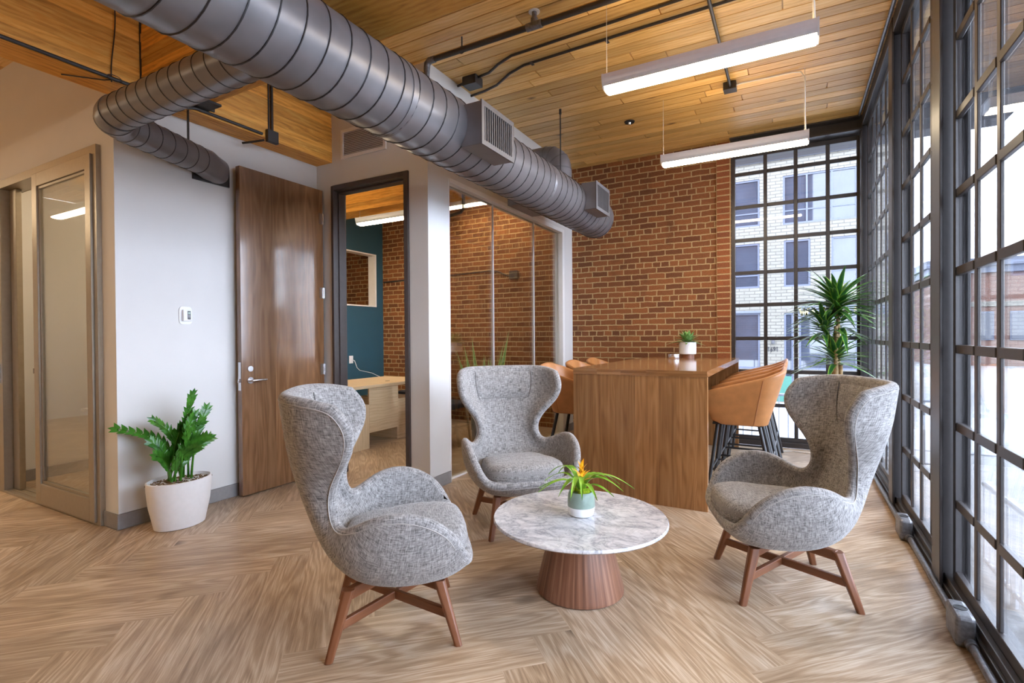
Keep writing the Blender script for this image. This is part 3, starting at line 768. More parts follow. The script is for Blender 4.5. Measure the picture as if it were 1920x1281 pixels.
# ------------------------------------------------------------------ lounge chairs
def bspl(P, n):
    """clamped uniform cubic b-spline through a list of vectors, n samples per span"""
    Q = [P[0] * 2 - P[1]] + list(P) + [P[-1] * 2 - P[-2]]
    out = []
    S = len(Q) - 3
    for s in range(S):
        for k in range(n + (1 if s == S - 1 else 0)):
            u = k / n
            b = ((1 - u) ** 3 / 6, (3 * u ** 3 - 6 * u * u + 4) / 6, (-3 * u ** 3 + 3 * u * u + 3 * u + 1) / 6, u ** 3 / 6)
            out.append(Q[s] * b[0] + Q[s + 1] * b[1] + Q[s + 2] * b[2] + Q[s + 3] * b[3])
    return out
def sheet(rows, nu=5, nv=5):
    full = []
    for r in rows:
        h = [Vector(p) for p in r]
        full.append([Vector((-p.x, p.y, p.z)) for p in h[:0:-1]] + h)
    cols = [bspl(r, nu) for r in full]
    m_ = len(cols[0])
    tr = [bspl([cols[a][b] for a in range(len(cols))], nv) for b in range(m_)]
    return [[tr[b][a] for b in range(m_)] for a in range(len(tr[0]))]
def normals(G):
    n, m_ = len(G), len(G[0]); N = []
    for a in range(n):
        r = []
        for b in range(m_):
            du = G[a][min(m_ - 1, b + 1)] - G[a][max(0, b - 1)]; dv = G[min(n - 1, a + 1)][b] - G[max(0, a - 1)][b]
            r.append(du.cross(dv).normalized())
        N.append(r)
    return N
def thick(mb, G, T, back=0, rim=3, sgn=1):
    """closed shell: G offset T inward (sgn*normal) with a rounded rim"""
    N = normals(G); n, m_ = len(G), len(G[0])
    for ca, cb in ((0, 0), (0, m_ - 1), (n - 1, 0), (n - 1, m_ - 1)):
        N[ca][cb] = N[1 if ca == 0 else n - 2][1 if cb == 0 else m_ - 2]
    inn = [[G[a][b] + N[a][b] * T * sgn / 2 for b in range(m_)] for a in range(n)]
    out = [[G[a][b] - N[a][b] * T * sgn / 2 for b in range(m_)] for a in range(n)]
    uv = []; Lc = [0.0] * m_
    for a in range(n):
        row = []; acc = 0
        for b in range(m_):
            if b: acc += (G[a][b] - G[a][b - 1]).length
            if a: Lc[b] += (G[a][b] - G[a - 1][b]).length
            row.append((Lc[m_ // 2], acc))
        md = row[m_ // 2][1]
        uv.append([(q[0], q[1] - md + 2) for q in row])
    mb.grid(inn, uv=uv); mb.grid(out, uv=uv, flip=True)
    ring = [(0, b) for b in range(m_)] + [(a, m_ - 1) for a in range(1, n)] + [(n - 1, b) for b in range(m_ - 2, -1, -1)] + [(a, 0) for a in range(n - 2, 0, -1)]
    RR = []; K = 6; nr = len(ring); OO = []
    for i, (a, b) in enumerate(ring):
        a1, b1 = ring[i - 1]; a2, b2 = ring[(i + 1) % nr]
        OO.append((G[a2][b2] - G[a1][b1]).normalized().cross(N[a][b]).normalized())
    k0 = m_ // 2
    if OO[k0].dot(G[0][k0] - G[1][k0]) < 0: OO = [-o for o in OO]
    for k in range(K + 1):
        th = pi * k / K
        RR.append([G[a][b] + N[a][b] * sgn * T / 2 * cos(th) + OO[i] * T * .5 * sin(th) for i, (a, b) in enumerate(ring)])
    acc = 0; uvr = []
    ln = [0.0]
    for i in range(1, nr): ln.append(ln[-1] + (RR[3][i] - RR[3][i - 1]).length)
    mb.grid(RR, cu=True, uv=[[(l, k * T * .26 + 5) for l in ln] for k in range(K + 1)], flip=False)
    return inn, out, RR, ring
def tapered(mb, p0, p1, a, b, n=10):
    """square-ish leg with rounded corners from p0 (half width a) to p1 (half width b)"""
    p0, p1 = Vector(p0), Vector(p1)
    R = []
    for k in range(5):
        q = k / 4; c = p0 + (p1 - p0) * q; r = a + (b - a) * q
        R.append([(c.x + r * x, c.y + r * y_, c.z) for x, y_ in ((-.6, -1), (.6, -1), (1, -.6), (1, .6), (.6, 1), (-.6, 1), (-1, .6), (-1, -.6))])
    mb.grid(R, cu=True, sm=False, uv=[[(k * .08, j * .02) for j in range(8)] for k in range(5)])
    mb.quad(R[0][::-1]); mb.quad(R[-1])
ROWS = [
    [(0, .345, .352), (.13, .345, .352), (.245, .337, .352), (.322, .315, .37), (.358, .282, .43)],
    [(0, .255, .262), (.17, .255, .264), (.305, .25, .302), (.378, .24, .405), (.398, .23, .525)],
    [(0, -.03, .248), (.18, -.03, .25), (.325, -.02, .30), (.402, .0, .43), (.415, .055, .60)],
    [(0, -.225, .295), (.165, -.22, .30), (.30, -.195, .345), (.375, -.15, .45), (.392, -.10, .57)],
    [(0, -.335, .42), (.13, -.33, .422), (.225, -.305, .435), (.278, -.265, .455), (.295, -.22, .482)],
    [(0, -.41, .585), (.10, -.405, .585), (.165, -.385, .585), (.196, -.345, .588), (.204, -.285, .59)],
    [(0, -.455, .725), (.115, -.45, .725), (.195, -.425, .727), (.238, -.36, .73), (.25, -.275, .73)],
    [(0, -.48, .86), (.145, -.475, .86), (.27, -.435, .86), (.35, -.335, .855), (.378, -.20, .845)],
    [(0, -.495, .97), (.155, -.488, .97), (.288, -.445, .967), (.372, -.33, .962), (.405, -.185, .95)],
    [(0, -.505, 1.055), (.155, -.498, 1.055), (.28, -.46, 1.055), (.36, -.365, 1.048), (.394, -.25, 1.025)],
]
SH = [(-.035, -.035, -.033, -.03, -.03), (-.02, -.02, -.02, -.025, -.03), (0, 0, 0, 0, -.01), (.03, .03, .03, .02, .0), (.045, .045, .045, .035, .01)] + [(.06, .06, .058, .045, .025)] * 5
ROWS = [[(p[0] * .915, p[1] + SH[i][k], p[2] * (.99 if i > 4 else 1)) for k, p in enumerate(r)] for i, r in enumerate(ROWS)]
def lounge_chair():
    t = thing('lounge_chair', 'x', 'armchair', (0, 0, 0), 'grey wing lounge chairs around the coffee table')
    G = sheet(ROWS, 5, 5)
    mb = MB(); N = normals(G)
    # inward side = towards the sitter (+y / up)
    sg = 1 if N[len(G) - 8][len(G[0]) // 2].y > 0 else -1
    inn, out, RR, ring = thick(mb, G, .052, sgn=sg)
    sh = build(mb, 'shell', M['fabric'], t, ang=80)
    pip = [RR[6][i] + (RR[6][i] - RR[5][i]) * .0 for i in range(len(ring))]
    for _ in range(3): pip = [(pip[i - 1] + pip[i] * 2 + pip[(i + 1) % len(pip)]) / 4 for i in range(len(pip))]
    build(MB().tube(pip, .0025, 6, closed=True), 'piping', M['fabric_seam'], sh)
    # head pad: follows the inner face of the top of the shell
    n, m_ = len(G), len(G[0]); a0 = int(n * .745); b0, b1 = int(m_ * .27), int(m_ * .73)
    P = [[inn[a][b] for b in range(b0, b1 + 1)] for a in range(a0, n - 1)]
    NN = [[N[a][b] * sg for b in range(b0, b1 + 1)] for a in range(a0, n - 1)]
    na, nb = len(P), len(P[0]); pd = []
    for a in range(na):
        r = []
        for b in range(nb):
            ed = min(1, min(b, nb - 1 - b) / 1.6) ** .5 * min(1, a / 1.6) ** .5
            tpf = min(1, (na - 1 - a) / 3) ** .5
            r.append(P[a][b] + NN[a][b] * (-.004 + .016 * ed * tpf))
        pd.append(r)
    build(MB().grid(pd), 'head_pad', M['fabric'], t, ang=80)
    sm_ = [P[a][0] + NN[a][0] * .003 for a in range(na - 1, 0, -1)] + [P[0][b] + NN[0][b] * .001 for b in range(nb)] + [P[a][nb - 1] + NN[a][nb - 1] * .003 for a in range(1, na)]
    build(MB().tube(sm_, .0022, 6), 'pad_seam', M['seam'], t)
    # seat cushion
    cm = MB(); R = []
    def outline(sc, z, lift=0):
        pts = []
        for k in range(48):
            a = 2 * pi * k / 48; c_, s_ = cos(a), sin(a)
            x = .255 * abs(c_) ** .55 * (1 if c_ > 0 else -1); y_ = .272 * abs(s_) ** .55 * (1 if s_ > 0 else -1)
            f = 1.06 if y_ > 0 else .95
            yy = .05 + y_ * sc
            pts.append((x * sc * f, yy, z + (.018 * (yy / .39) if lift else .012 * yy)))
        return pts
    for sc, z in ((.02, .325), (.90, .325), (.965, .338), (1.0, .365), (1.0, .395), (.985, .422), (.94, .442), (.82, .455), (.6, .462), (.3, .465), (.02, .466)): R.append(outline(sc, z, 1))
    uv = [[(p[0] + 3, p[1]) for p in r] for r in R]
    for r in (3, 4): uv[r] = [(p[0] + 3, p[1] + p[2]) for p in R[r]]
    cm.grid(R, cu=True, uv=uv)
    build(cm, 'seat_cushion', M['fabric'], t, ang=80)
    sm = [((p[0]) * 1.004, .05 + (p[1] - .05) * 1.004, p[2]) for p in outline(1.0, .38, 1)]
    build(MB().tube(sm, .003, 5, closed=True), 'cushion_seam', M['fabric'], t)
    # base
    for sx in (-1, 1):
        for sy in (-1, 1):
            l = MB(); tapered(l, (sx * .195, sy * .185, .258), (sx * .258, sy * .258, 0), .025, .0165)
            lo = build(l, 'leg', M['leg'], t, bevel=.003)
            a_ = MB(); p0 = Vector((sx * .195, sy * .185, .236)); p1 = Vector((sx * .04, sy * .04, .240))
            dd = (p1 - p0); ang_ = atan2(dd.y, dd.x)
            Mx = Matrix.Translation(p0) @ Matrix.Rotation(ang_, 4, 'Z')
            a_.box(0, dd.length, -.017, .017, -.022, .024, M=Mx)
            build(a_, 'leg_arm', M['leg'], lo, bevel=.004)
    for k, sy in enumerate((1, -1)):
        b = MB(); z = .12
        f = .226
        p0 = Vector((-f, -f * sy, z)); p1 = Vector((f, f * sy, z)); dd = p1 - p0
        Mx = Matrix.Translation(p0) @ Matrix.Rotation(atan2(dd.y, dd.x), 4, 'Z')
        if k == 0: b.box(0, dd.length, -.011, .011, -.019, .019, M=Mx)
        else:
            b.box(0, dd.length / 2 - .0112, -.011, .011, -.019, .019, M=Mx).box(dd.length / 2 + .0112, dd.length, -.011, .011, -.019, .019, M=Mx)
        build(b, 'stretcher', M['leg'], t, bevel=.003)
    return t
ch = lounge_chair()
def face(fx, fy): return atan2(-fx, fy)
ch.location = (-1.594, 1.773, 0); ch.rotation_euler = (0, 0, face(.75, .66))
ch['label'] = 'grey tweed wing chair at front left, its back turned to the camera'
dup(ch, (-1.67, 3.11, 0), face(.70, -.71), 'grey tweed wing chair behind the table, facing the camera')
dup(ch, (-.055, 2.984, 0), face(-.94, -.34), 'grey tweed wing chair by the window wall, seen from its side')

# ------------------------------------------------------------------ coffee table
TX, TY = -.958, 2.445
t = thing('coffee_table', 'low round marble coffee table on a flared walnut drum base', 'table', (TX, TY, 0))
build(MB().lathe([(.40, .352), (.432, .355), (.44, .362), (.44, .370), (.436, .375), (0.0, .375)], 96, (TX, TY, 0)), 'tabletop', M['marble'], t)
build(MB().lathe([(.222, .006), (.2215, .02), (.137, .352)], 64, (TX, TY, 0)), 'pedestal', M['walnut_red'], t)
build(MB().lathe([(.214, 0), (.214, .006)], 48, (TX, TY, 0)), 'foot_ring', M['black'], t)

# bromeliad on the table
px, py, pz = TX + .006, TY + .01, .375
t = thing('potted_bromeliad', 'potted bromeliad with a yellow flower on the marble table', 'plant', (px, py, pz))
build(MB().lathe([(.052, 0), (.062, .006), (.068, .03), (.070, .048)], 40, (px, py, pz)), 'pot_base', M['ceram'], t)
build(MB().lathe([(.070, .048), (.0705, .07), (.067, .105), (.062, .122), (.059, .124), (.056, .118), (.0, .112)], 40, (px, py, pz)), 'pot', M['sage'], t)
ms = MB()
for k in range(26):
    a = random.random() * 6.28; r = .045 * sqrt(random.random()); q = random.uniform(.010, .017)
    ms.lathe([(0.0005, -q), (q * .8, -q * .5), (q, 0), (q * .8, q * .55), (0.0005, q * .8)], 8, (px + r * cos(a), py + r * sin(a), pz + .118 + .012 * (1 - r / .05)))
build(ms, 'moss', M['moss'], t)
fo = MB()
for k in range(17):
    a = k * 2.4 + .3; el_ = radians(random.uniform(48, 66)); Lf = random.uniform(.19, .27)
    d = (cos(a) * cos(el_), sin(a) * cos(el_), sin(el_)); side = Vector((-sin(a), cos(a), 0))
    R = []; n = 12
    for i in range(n + 1):
        q = i / n
        out_ = Lf * (q * .35 + .62 * q * q); hz = Lf * (1.15 * q - 1.05 * q ** 2.2) * random.uniform(.999, 1.001)
        c = Vector((px + cos(a) * (.012 + out_), py + sin(a) * (.012 + out_), pz + .118 + hz * (1.0 + .25 * sin(k))))
        wd = .0125 * (min(1, .55 + q * 2) * (1 - max(0, q - .55) ** 2 / .2025)) + .0004
        R.append([c - side * wd + Vector((0, 0, .004)), c, c + side * wd + Vector((0, 0, .004))])
    fo.grid(R, uv=[[(i / n, 0), (i / n, .5), (i / n, 1)] for i in range(n + 1)])
build(fo, 'foliage', M['brom'], t)
fm = MB().tube([(px, py, pz + .11), (px + .004, py, pz + .24)], .006, 8)
for k in range(13):
    a = k * 2.4; lv = k / 13; el_ = radians(35 + 45 * lv)
    fm.blade((px + .004, py, pz + .17 + .085 * lv), (cos(a) * cos(el_), sin(a) * cos(el_), sin(el_)), .08 - .02 * lv, .02, .25, 6)
build(fm, 'flower_spike', M['flower'], t)

# ------------------------------------------------------------------ bar table
BX0, BX1, BY0, BY1, BH = -1.585, -.543, 3.93, 6.42, 1.03
t = thing('bar_table', 'tall walnut communal bar table with panel ends', 'table', ((BX0 + BX1) / 2, BY0, 0))
def strips(x0, x1, y0, y1, z0, z1, ax, w_=.16):
    mb = MB(); lo, hi = (x0, x1) if ax == 0 else (y0, y1); a = lo
    while a < hi - .001:
        b = min(hi, a + w_ * random.uniform(.7, 1.3)); mb.c = (random.random(), random.random(), random.random())
        if ax == 0: mb.box(a, b, y0, y1, z0, z1, g=2)
        else: mb.box(x0, x1, a, b, z0, z1, g=2)
        a = b
    return mb
tp = MB(); a = BX0
while a < BX1 - .001:
    b = min(BX1, a + .17 * random.uniform(.8, 1.2)); tp.c = (random.random(), random.random(), random.random()); tp.box(a, b, BY0 - .004, BY1, BH - .045, BH, g=1); a = b
build(tp, 'tabletop', M['walnut_top'], t)
build(strips(BX0, BX1, BY0, BY0 + .045, 0, BH - .045, 0), 'end_panel', M['walnut'], t)
build(strips(BX0, BX1, BY1 - .045, BY1, 0, BH - .045, 0), 'end_panel', M['walnut'], t)
build(strips(-1.085, -1.04, BY0 + .045, BY1 - .045, .0, BH - .045, 1), 'centre_panel', M['walnut'], t)

# plant and tin on the bar
px, py, pz = -1.075, 6.22, BH
t = thing('potted_aglaonema', 'small variegated plant in a white pot on the bar table', 'plant', (px, py, pz))
build(MB().lathe([(.075, 0), (.075, .045)], 24, (px, py, pz)), 'pot_stand', M['leg'], t)
build(MB().lathe([(.088, .045), (.095, .05), (.097, .185), (.090, .185), (.088, .17), (0, .168)], 36, (px, py, pz)), 'pot', M['ceram'], t)
fo = MB()
for k in range(34):
    a = k * 2.4; lv = k / 34; el_ = radians(8 + 72 * lv); Ll = random.uniform(.13, .18)
    d = (cos(a) * cos(el_), sin(a) * cos(el_), sin(el_))
    fo.blade((px + .02 * cos(a), py + .02 * sin(a), pz + .17 + .04 * lv), d, Ll + .02, .056, .3, 7)
d = Vector((-.85, -.5, .12)); fo.blade((px - .05, py - .03, pz + .18), d, .21, .05, .25, 7)
build(fo, 'foliage', M['agla'], t)
t = thing('coaster_tin', 'low silvery round tin beside the plant on the bar table', 'tin', (-1.19, 6.0, BH))
build(MB().lathe([(.06, .0), (.062, .003), (.062, .035), (.06, .037), (0, .037)], 32, (-1.19, 6.0, BH)), 'tin_body', M['chrome'], t)
build(MB().lathe([(.063, .037), (.064, .04), (.063, .05), (0, .051)], 32, (-1.19, 6.0, BH)), 'lid', M['chrome'], t)

# ------------------------------------------------------------------ bar stools (local: sitter faces +y)
def bar_stool():
    t = thing('bar_stool', 'x', 'stool', (0, 0, 0), 'tan leather bar stools along the bar table')
    nu, nv = 44, 9
    def path(hw, yf, yb, r, u):
        # u 0..1 from right front round the back to left front
        s1 = (yf - yb - r); s2_ = pi / 2 * r; s3 = 2 * (hw - r); tot = 2 * s1 + 2 * s2_ + s3; s = u * tot
        if s < s1: return (hw, yf - s)
        s -= s1
        if s < s2_: a = s / r; return (hw - r + r * cos(a), yb + r - r * sin(a))
        s -= s2_
        if s < s3: return (hw - r - s, yb)
        s -= s3
        if s < s2_: a = s / r; return (-(hw - r) - r * sin(a), yb + r - r * cos(a))
        s -= s2_
        return (-hw, yb + r + s)
    G = []
    for v in range(nv):
        q = v / (nv - 1); row = []
        for u in range(nu):
            uu = u / (nu - 1)
            hw = .195 + .048 * q; yf = .225 + .05 * q; yb = -.155 - .125 * q
            x, y_ = path(hw, yf, yb, .10 + .02 * q, uu)
            e = abs(uu - .5) * 2      # 1 at arm front, 0 back centre
            if e > .42: top = .835 + .12 * (1 - (e - .42) / .58) ** 1.0
            else: top = .955 + .07 * (1 - (e / .42) ** 2)
            z = .605 + (top - .605) * q + (.03 * max(0, e - .85) / .15 * (1 - q))
            row.append(Vector((x, y_, z)))
        G.append(row)
    mb = MB(); N = normals(G); mid = len(G[0]) // 2
    sg = 1 if N[4][mid].y > 0 else -1
    thick(mb, G, .034, sgn=sg)
    sh = build(mb, 'shell', M['tan'], t, ang=80)
    NN = normals(G)
    for u in (int(nu * .29), nu - 1 - int(nu * .29)):
        build(MB().tube([G[v][u] - NN[v][u] * sg * .0175 for v in range(nv)], .0026, 5), 'seam', M['tanseam'], sh)
    cm = MB(); R = []
    for sc, z in ((.02, .60), (.93, .60), (.985, .615), (1.0, .64), (1.0, .675), (.96, .70), (.85, .712), (.5, .718), (.02, .72)):
        pts = []
        for k in range(40):
            a = 2 * pi * k / 40; c_, s_ = cos(a), sin(a)
            pts.append((.18 * sc * abs(c_) ** .5 * (1 if c_ > 0 else -1), .05 + .205 * sc * abs(s_) ** .5 * (1 if s_ > 0 else -1), z))
        R.append(pts)
    cm.grid(R, cu=True); build(cm, 'seat', M['tan'], t, ang=80)
    build(B(-.18, .18, -.13, .225, .585, .6), 'under_plate', M['black'], t)
    tops = [(.15, .19), (-.15, .19), (-.15, -.11), (.15, -.11)]; bots = [(.20, .265), (-.20, .265), (-.20, -.235), (.20, -.235)]
    for a, b in zip(tops, bots): build(MB().tube([(a[0], a[1], .59), (b[0], b[1], 0)], .0145, 10), 'leg', M['black'], t)
    fr = MB(); z = .225; q = 1 - z / .59
    P = [(a[0] + (b[0] - a[0]) * q, a[1] + (b[1] - a[1]) * q, z) for a, b in zip(tops, bots)]
    for k in range(4): fr.tube([P[k], P[(k + 1) % 4]], .0095, 8)
    build(fr, 'footrest', M['black'], t)
    return t
st = bar_stool()
names = ['nearest', 'second', 'third', 'farthest']
ys = [4.51, 5.045, 5.58, 6.11]
st.location = (-.335, ys[0], 0); st.rotation_euler = (0, 0, face(-1, 0)); st['label'] = 'tan leather bar stool on the window side, nearest the camera'
for k in (1, 2, 3): dup(st, (-.335, ys[k], 0), face(-1, 0), 'tan leather bar stool on the window side, %s from the camera' % names[k])
for k in (0, 1, 2): dup(st, (-1.80, (4.49, 5.12, 5.74)[k], 0), face(1, 0), 'tan leather bar stool on the office side, ' + ('nearest the camera', 'in the middle of its row', 'farthest from the camera')[k])

# ------------------------------------------------------------------ potted plants
px, py = -3.745, 1.985
t = thing('potted_zz_plant', 'tall zz plant in a white oval planter by the white wall', 'plant', (px, py, 0))
ang = radians(90)
def ov(prof, n=48):
    return MB().lathe(prof, n, (px, py, 0), sx=.72, sy=.94)
build(ov([(.16, 0), (.17, .004), (.205, .16), (.216, .26), (.218, .322), (.208, .324), (.204, .30), (.0, .298)]), 'planter', M['ceram'], t)
sm = MB()
for k in range(150):
    a = random.random() * 6.28; r = sqrt(random.random()) * .195; q = random.uniform(.008, .02)
    c = Vector((px + .72 * r * cos(a), py + r * sin(a), .304)); dd = Vector((random.uniform(-1, 1), random.uniform(-1, 1), random.uniform(0, .4))).normalized()
    sm.tube([c - dd * q, c + dd * q], [.004, .003], 4)
build(sm, 'bark_mulch', M['soil'], t)
random.seed(21)
fr_ = [(-.25, -.36, .50, .64), (-.10, -.16, .55, .62), (.02, .10, .58, .60), (.02, .08, .76, .55), (.02, .20, .62, .45), (.05, .13, .50, .5), (-.03, -.22, .38, .5), (.1, -.02, .46, .4), (.12, .12, .38, .4), (.06, -.24, .28, .4), (.0, .24, .34, .3), (.12, .04, .30, .3), (-.04, .02, .48, .3), (.14, -.12, .30, .3)]
for (dx, dy, hh, cv) in fr_:
    base = Vector((px + random.uniform(-.05, .05), py + random.uniform(-.07, .07), .315))
    tip = Vector((px + dx * .9, py + dy * .80 + .02, .30 + hh * .78))
    mb = MB(); P = []; n = 14
    for i in range(n + 1):
        q = i / n; c = base.lerp(tip, q); bow = sin(pi * q) * .10 * cv
        c = c + Vector((0, 0, bow)) + Vector((-(tip - base).x, -(tip - base).y, 0)) * (.35 * sin(pi * q) * cv)
        P.append(c)
    mb.tube(P, [.0085 * (1 - .75 * i / n) for i in range(n + 1)], 6)
    for i in range(4, n + 1):
        c = P[i]; d = (P[min(n, i + 1)] - P[i - 1]).normalized(); hor = Vector((random.uniform(-.3, .3), 0, 0)) + d.cross(Vector((.8, .2, .3))).normalized()
        hor.normalize()
        sz = .066 * (1 - .35 * abs(i / n - .6))
        for s in (-1, 1):
            mb.blade(c, d * .75 + hor * s * .75 + Vector((0, 0, .15)), sz, .034, .05, 6, .2, .55, up=d.cross(hor))
    mb.blade(P[n], (P[n] - P[n - 1]), .06, .026, .1, 5, .2, .8, up=Vector((1, 0, 0)))
    build(mb, 'frond', M['zz'], t)

random.seed(5)
px, py = .39, 6.17
t = thing('potted_dracaena', 'tall multi-cane dracaena in the window corner', 'plant', (px, py, 0))
build(MB().lathe([(.15, 0), (.16, .005), (.175, .40), (.165, .40), (.16, .36), (0, .355)], 40, (px, py, 0)), 'pot', M['ceram'], t)
for (cx, cy, ht) in ((-.035, .0, .95), (.04, .02, .98), (.0, -.03, 1.38), (.02, .03, 1.6)):
    build(MB().tube([(px + cx * .6, py + cy, .35), (px + cx, py + cy, .7), (px + cx * 1.1, py + cy, ht)], [.024, .022, .018], 10), 'cane', M['cane'], t)
for (cx, cy, zz, n, Lr, sp_) in ((-.005, .0, 1.08, 46, .47, -4), (-.10, -.03, 1.38, 40, .46, -6), (.05, .03, 1.44, 16, .46, -20), (.01, .0, 1.62, 84, .58, -4)):
    fo = MB()
    for k in range(n):
        a = k * 2.4 + random.uniform(-.3, .3); lv = k / n; el_ = radians(sp_ + 66 * lv ** 1.0 + random.uniform(-8, 8)); Ll = Lr * random.uniform(.75, 1.05)
        fo.blade((px + cx + .015 * cos(a), py + cy + .015 * sin(a), zz - .10 + .14 * lv), (cos(a) * cos(el_), sin(a) * cos(el_), sin(el_)), Ll, .056, .30, 9, .3, .65)
    build(fo, 'leaf_crown', M['drac'], t)

random.seed(9)
px, py = -3.02, 4.85
t = thing('snake_plant', 'upright snake plant behind the glass of the office', 'plant', (px, py, 0))
build(MB().lathe([(.13, 0), (.14, .005), (.165, .55), (.15, .55), (.148, .52), (0, .515)], 36, (px, py, 0)), 'pot', M['base'], t)
fo = MB()
for (dx, dy, ht, w_) in ((.15, .05, .88, .085), (-.05, -.06, .80, .085), (.10, .06, .70, .08), (-.14, -.10, .66, .07), (.0, .0, .6, .08), (-.09, -.09, .72, .08), (.03, .04, .58, .08), (.05, -.03, .56, .075), (-.02, .05, .54, .075), (.11, .0, .52, .07), (-.13, .0, .5, .07)):
    fo.blade((px + dx * .75, py + dy * .5, .51), (dx * 1.15 - .01, dy * 1.2, ht), ht, w_ * 1.25, .0, 12, .3, .3, up=(.5, -.9, 0))
build(fo, 'foliage', M['snake'], t)

# ------------------------------------------------------------------ office interior
t = thing('office_desk', 'light oak desk with stepped panels inside the office', 'desk', (-4.7, 4.7, 0))
build(B(-5.15, -4.30, 3.95, 5.55, .705, .74), 'desktop', M['maple'], t, bevel=.002)
build(MB().box(-4.75, -4.33, 4.02, 4.40, 0, .515), 'pedestal', M['maple'], t, bevel=.002)
build(B(-4.35, -4.33, 4.40, 4.90, .18, .705, g=1), 'modesty_panel', M['maple'], t)
build(MB().box(-5.1, -4.42, 4.98, 5.42, 0, .515), 'pedestal', M['maple'], t, bevel=.002)
build(MB().lathe([(.03, .74), (.03, .742), (0, .742)], 20, (-4.55, 4.95, 0)), 'cable_grommet', M['black'], t)
t = thing('office_chair', 'dark upholstered office chair behind the desk', 'chair', (-4.75, 5.75, 0))
build(MB().lathe([(.03, 0.02), (.03, .45)], 12, (-4.75, 5.8, 0)), 'gas_column', M['black'], t)
m = MB()
for k in range(5):
    a = 2 * pi * k / 5; m.tube([(-4.75, 5.8, .09), (-4.75 + .28 * cos(a), 5.8 + .28 * sin(a), .04)], [.025, .016], 8)
    m.lathe([(.001, 0), (.02, .008), (.025, .025), (.02, .042), (.001, .05)], 10, (-4.75 + .28 * cos(a), 5.8 + .28 * sin(a), 0))
build(m, 'star_base', M['black'], t)
build(B(-5.0, -4.5, 5.56, 6.04, .45, .53), 'seat', M['darkblue'], t, bevel=.03, seg=4)
m = MB(); R = []
for k in range(9):
    q = k / 8; R.append([Vector((-4.75 + (.24 - .03 * q) * (j / 6 - .5) * 2, 6.02 + .10 * q - .05 * (1 - ((j - 3) / 3) ** 2) * -1, .55 + .45 * q)) for j in range(7)])
thick(m, R, .05); build(m, 'backrest', M['darkblue'], t)
t = thing('guest_chair', 'dark seat with light wooden legs behind the office glass', 'chair', (-3.78, 5.1, 0))
build(B(-4.04, -3.54, 4.85, 5.35, .42, .50), 'seat', M['darkblue'], t, bevel=.03, seg=4)
m = MB(); thick(m, [[Vector((-3.79 + .25 * (j / 6 - .5) * 2, 4.87 - .08 * q / 6, .50 + .44 * q / 6)) for j in range(7)] for q in range(7)], .05); build(m, 'backrest', M['darkblue'], t)
for x in (-4.0, -3.58):
    for y_ in (4.89, 5.31): build(MB().tube([(x, y_, .42), (x + (.03 if x > -3.8 else -.03), y_ + (.03 if y_ > 5 else -.03), 0)], [.018, .012], 10), 'leg', M['maple'], t)
t = thing('wall_outlet', 'white power outlet with a cord on the teal wall', 'outlet', (-6.15, 5.86, .9))
build(B(-6.15, -6.142, 5.82, 5.90, .89, 1.01), 'cover_plate', M['plastic'], t, bevel=.002)
build(MB().tube([(-6.14, 5.87, .95), (-6.11, 5.90, .93), (-6.08, 5.92, .82), (-6.0, 5.9, .78), (-5.6, 5.75, .76), (-5.25, 5.62, .70), (-5.2, 5.4, .4), (-5.25, 5.0, .012), (-5.4, 4.9, .012)], .005, 6), 'power_cord', M['plastic'], t)
t = thing('brick_conduit', 'black conduit ending in a box on the office brick wall', 'conduit', (-4.5, 6.58, 2.2))
build(MB().tube([(-6.12, 6.585, 2.24), (-4.7, 6.585, 2.27), (-4.0, 6.585, 2.29), (-3.85, 6.585, 2.27), (-3.70, 6.585, 2.20), (-3.60, 6.585, 2.19)], .012, 8), 'conduit_run', M['conduit'], t)
build(B(-3.64, -3.50, 6.54, 6.60, 2.14, 2.26), 'junction_box', M['conduit'], t, bevel=.004)
t = tag(build(MB().tube([(-4.1, 4.9, 2.70), (-3.5, 4.9, 2.72), (-3.36, 4.9, 2.74), (-3.32, 4.9, 2.78), (-3.32, 4.9, 3.0), (-3.32, 4.9, H)], .02, 10), 'office_pipe', M['conduit']), 'black bent pipe under the office ceiling behind the glass', 'pipe')
t = thing('ceiling_projector_arm', 'flat dark bracket on the office ceiling', 'bracket', (-5.2, 5.6, 3.5))
build(MB().tube([(-5.35, 5.7, 3.5), (-4.9, 5.75, 3.5)], .02, 8).tube([(-5.2, 5.7, 3.5), (-5.2, 5.7, H)], .012, 8), 'arm', M['conduit'], t)
# small glazed room
t = thing('small_room_table', 'white table top just visible inside the glazed room', 'table', (-4.63, 2.2, 0))
build(B(-4.98, -4.28, 1.90, 2.50, .72, .745), 'tabletop', M['trimw'], t, bevel=.002)
build(MB().box(-4.94, -4.34, 2.16, 2.22, .68, .72).tube([(-4.62, 2.19, .02), (-4.62, 2.19, .70)], .03, 12).box(-4.9, -4.36, 2.15, 2.23, 0, .03), 'pedestal', M['black'], t)

# cable on the floor by the window
tag(build(MB().tube([(-.62, 5.6, .006), (-.45, 5.9, .006), (-.2, 6.3, .006), (0, 6.42, .006), (.2, 6.36, .006), (.3, 6.40, .006)], .005, 6), 'floor_cable', M['cable']), 'thin pale cable lying on the floor under the far window', 'cable')

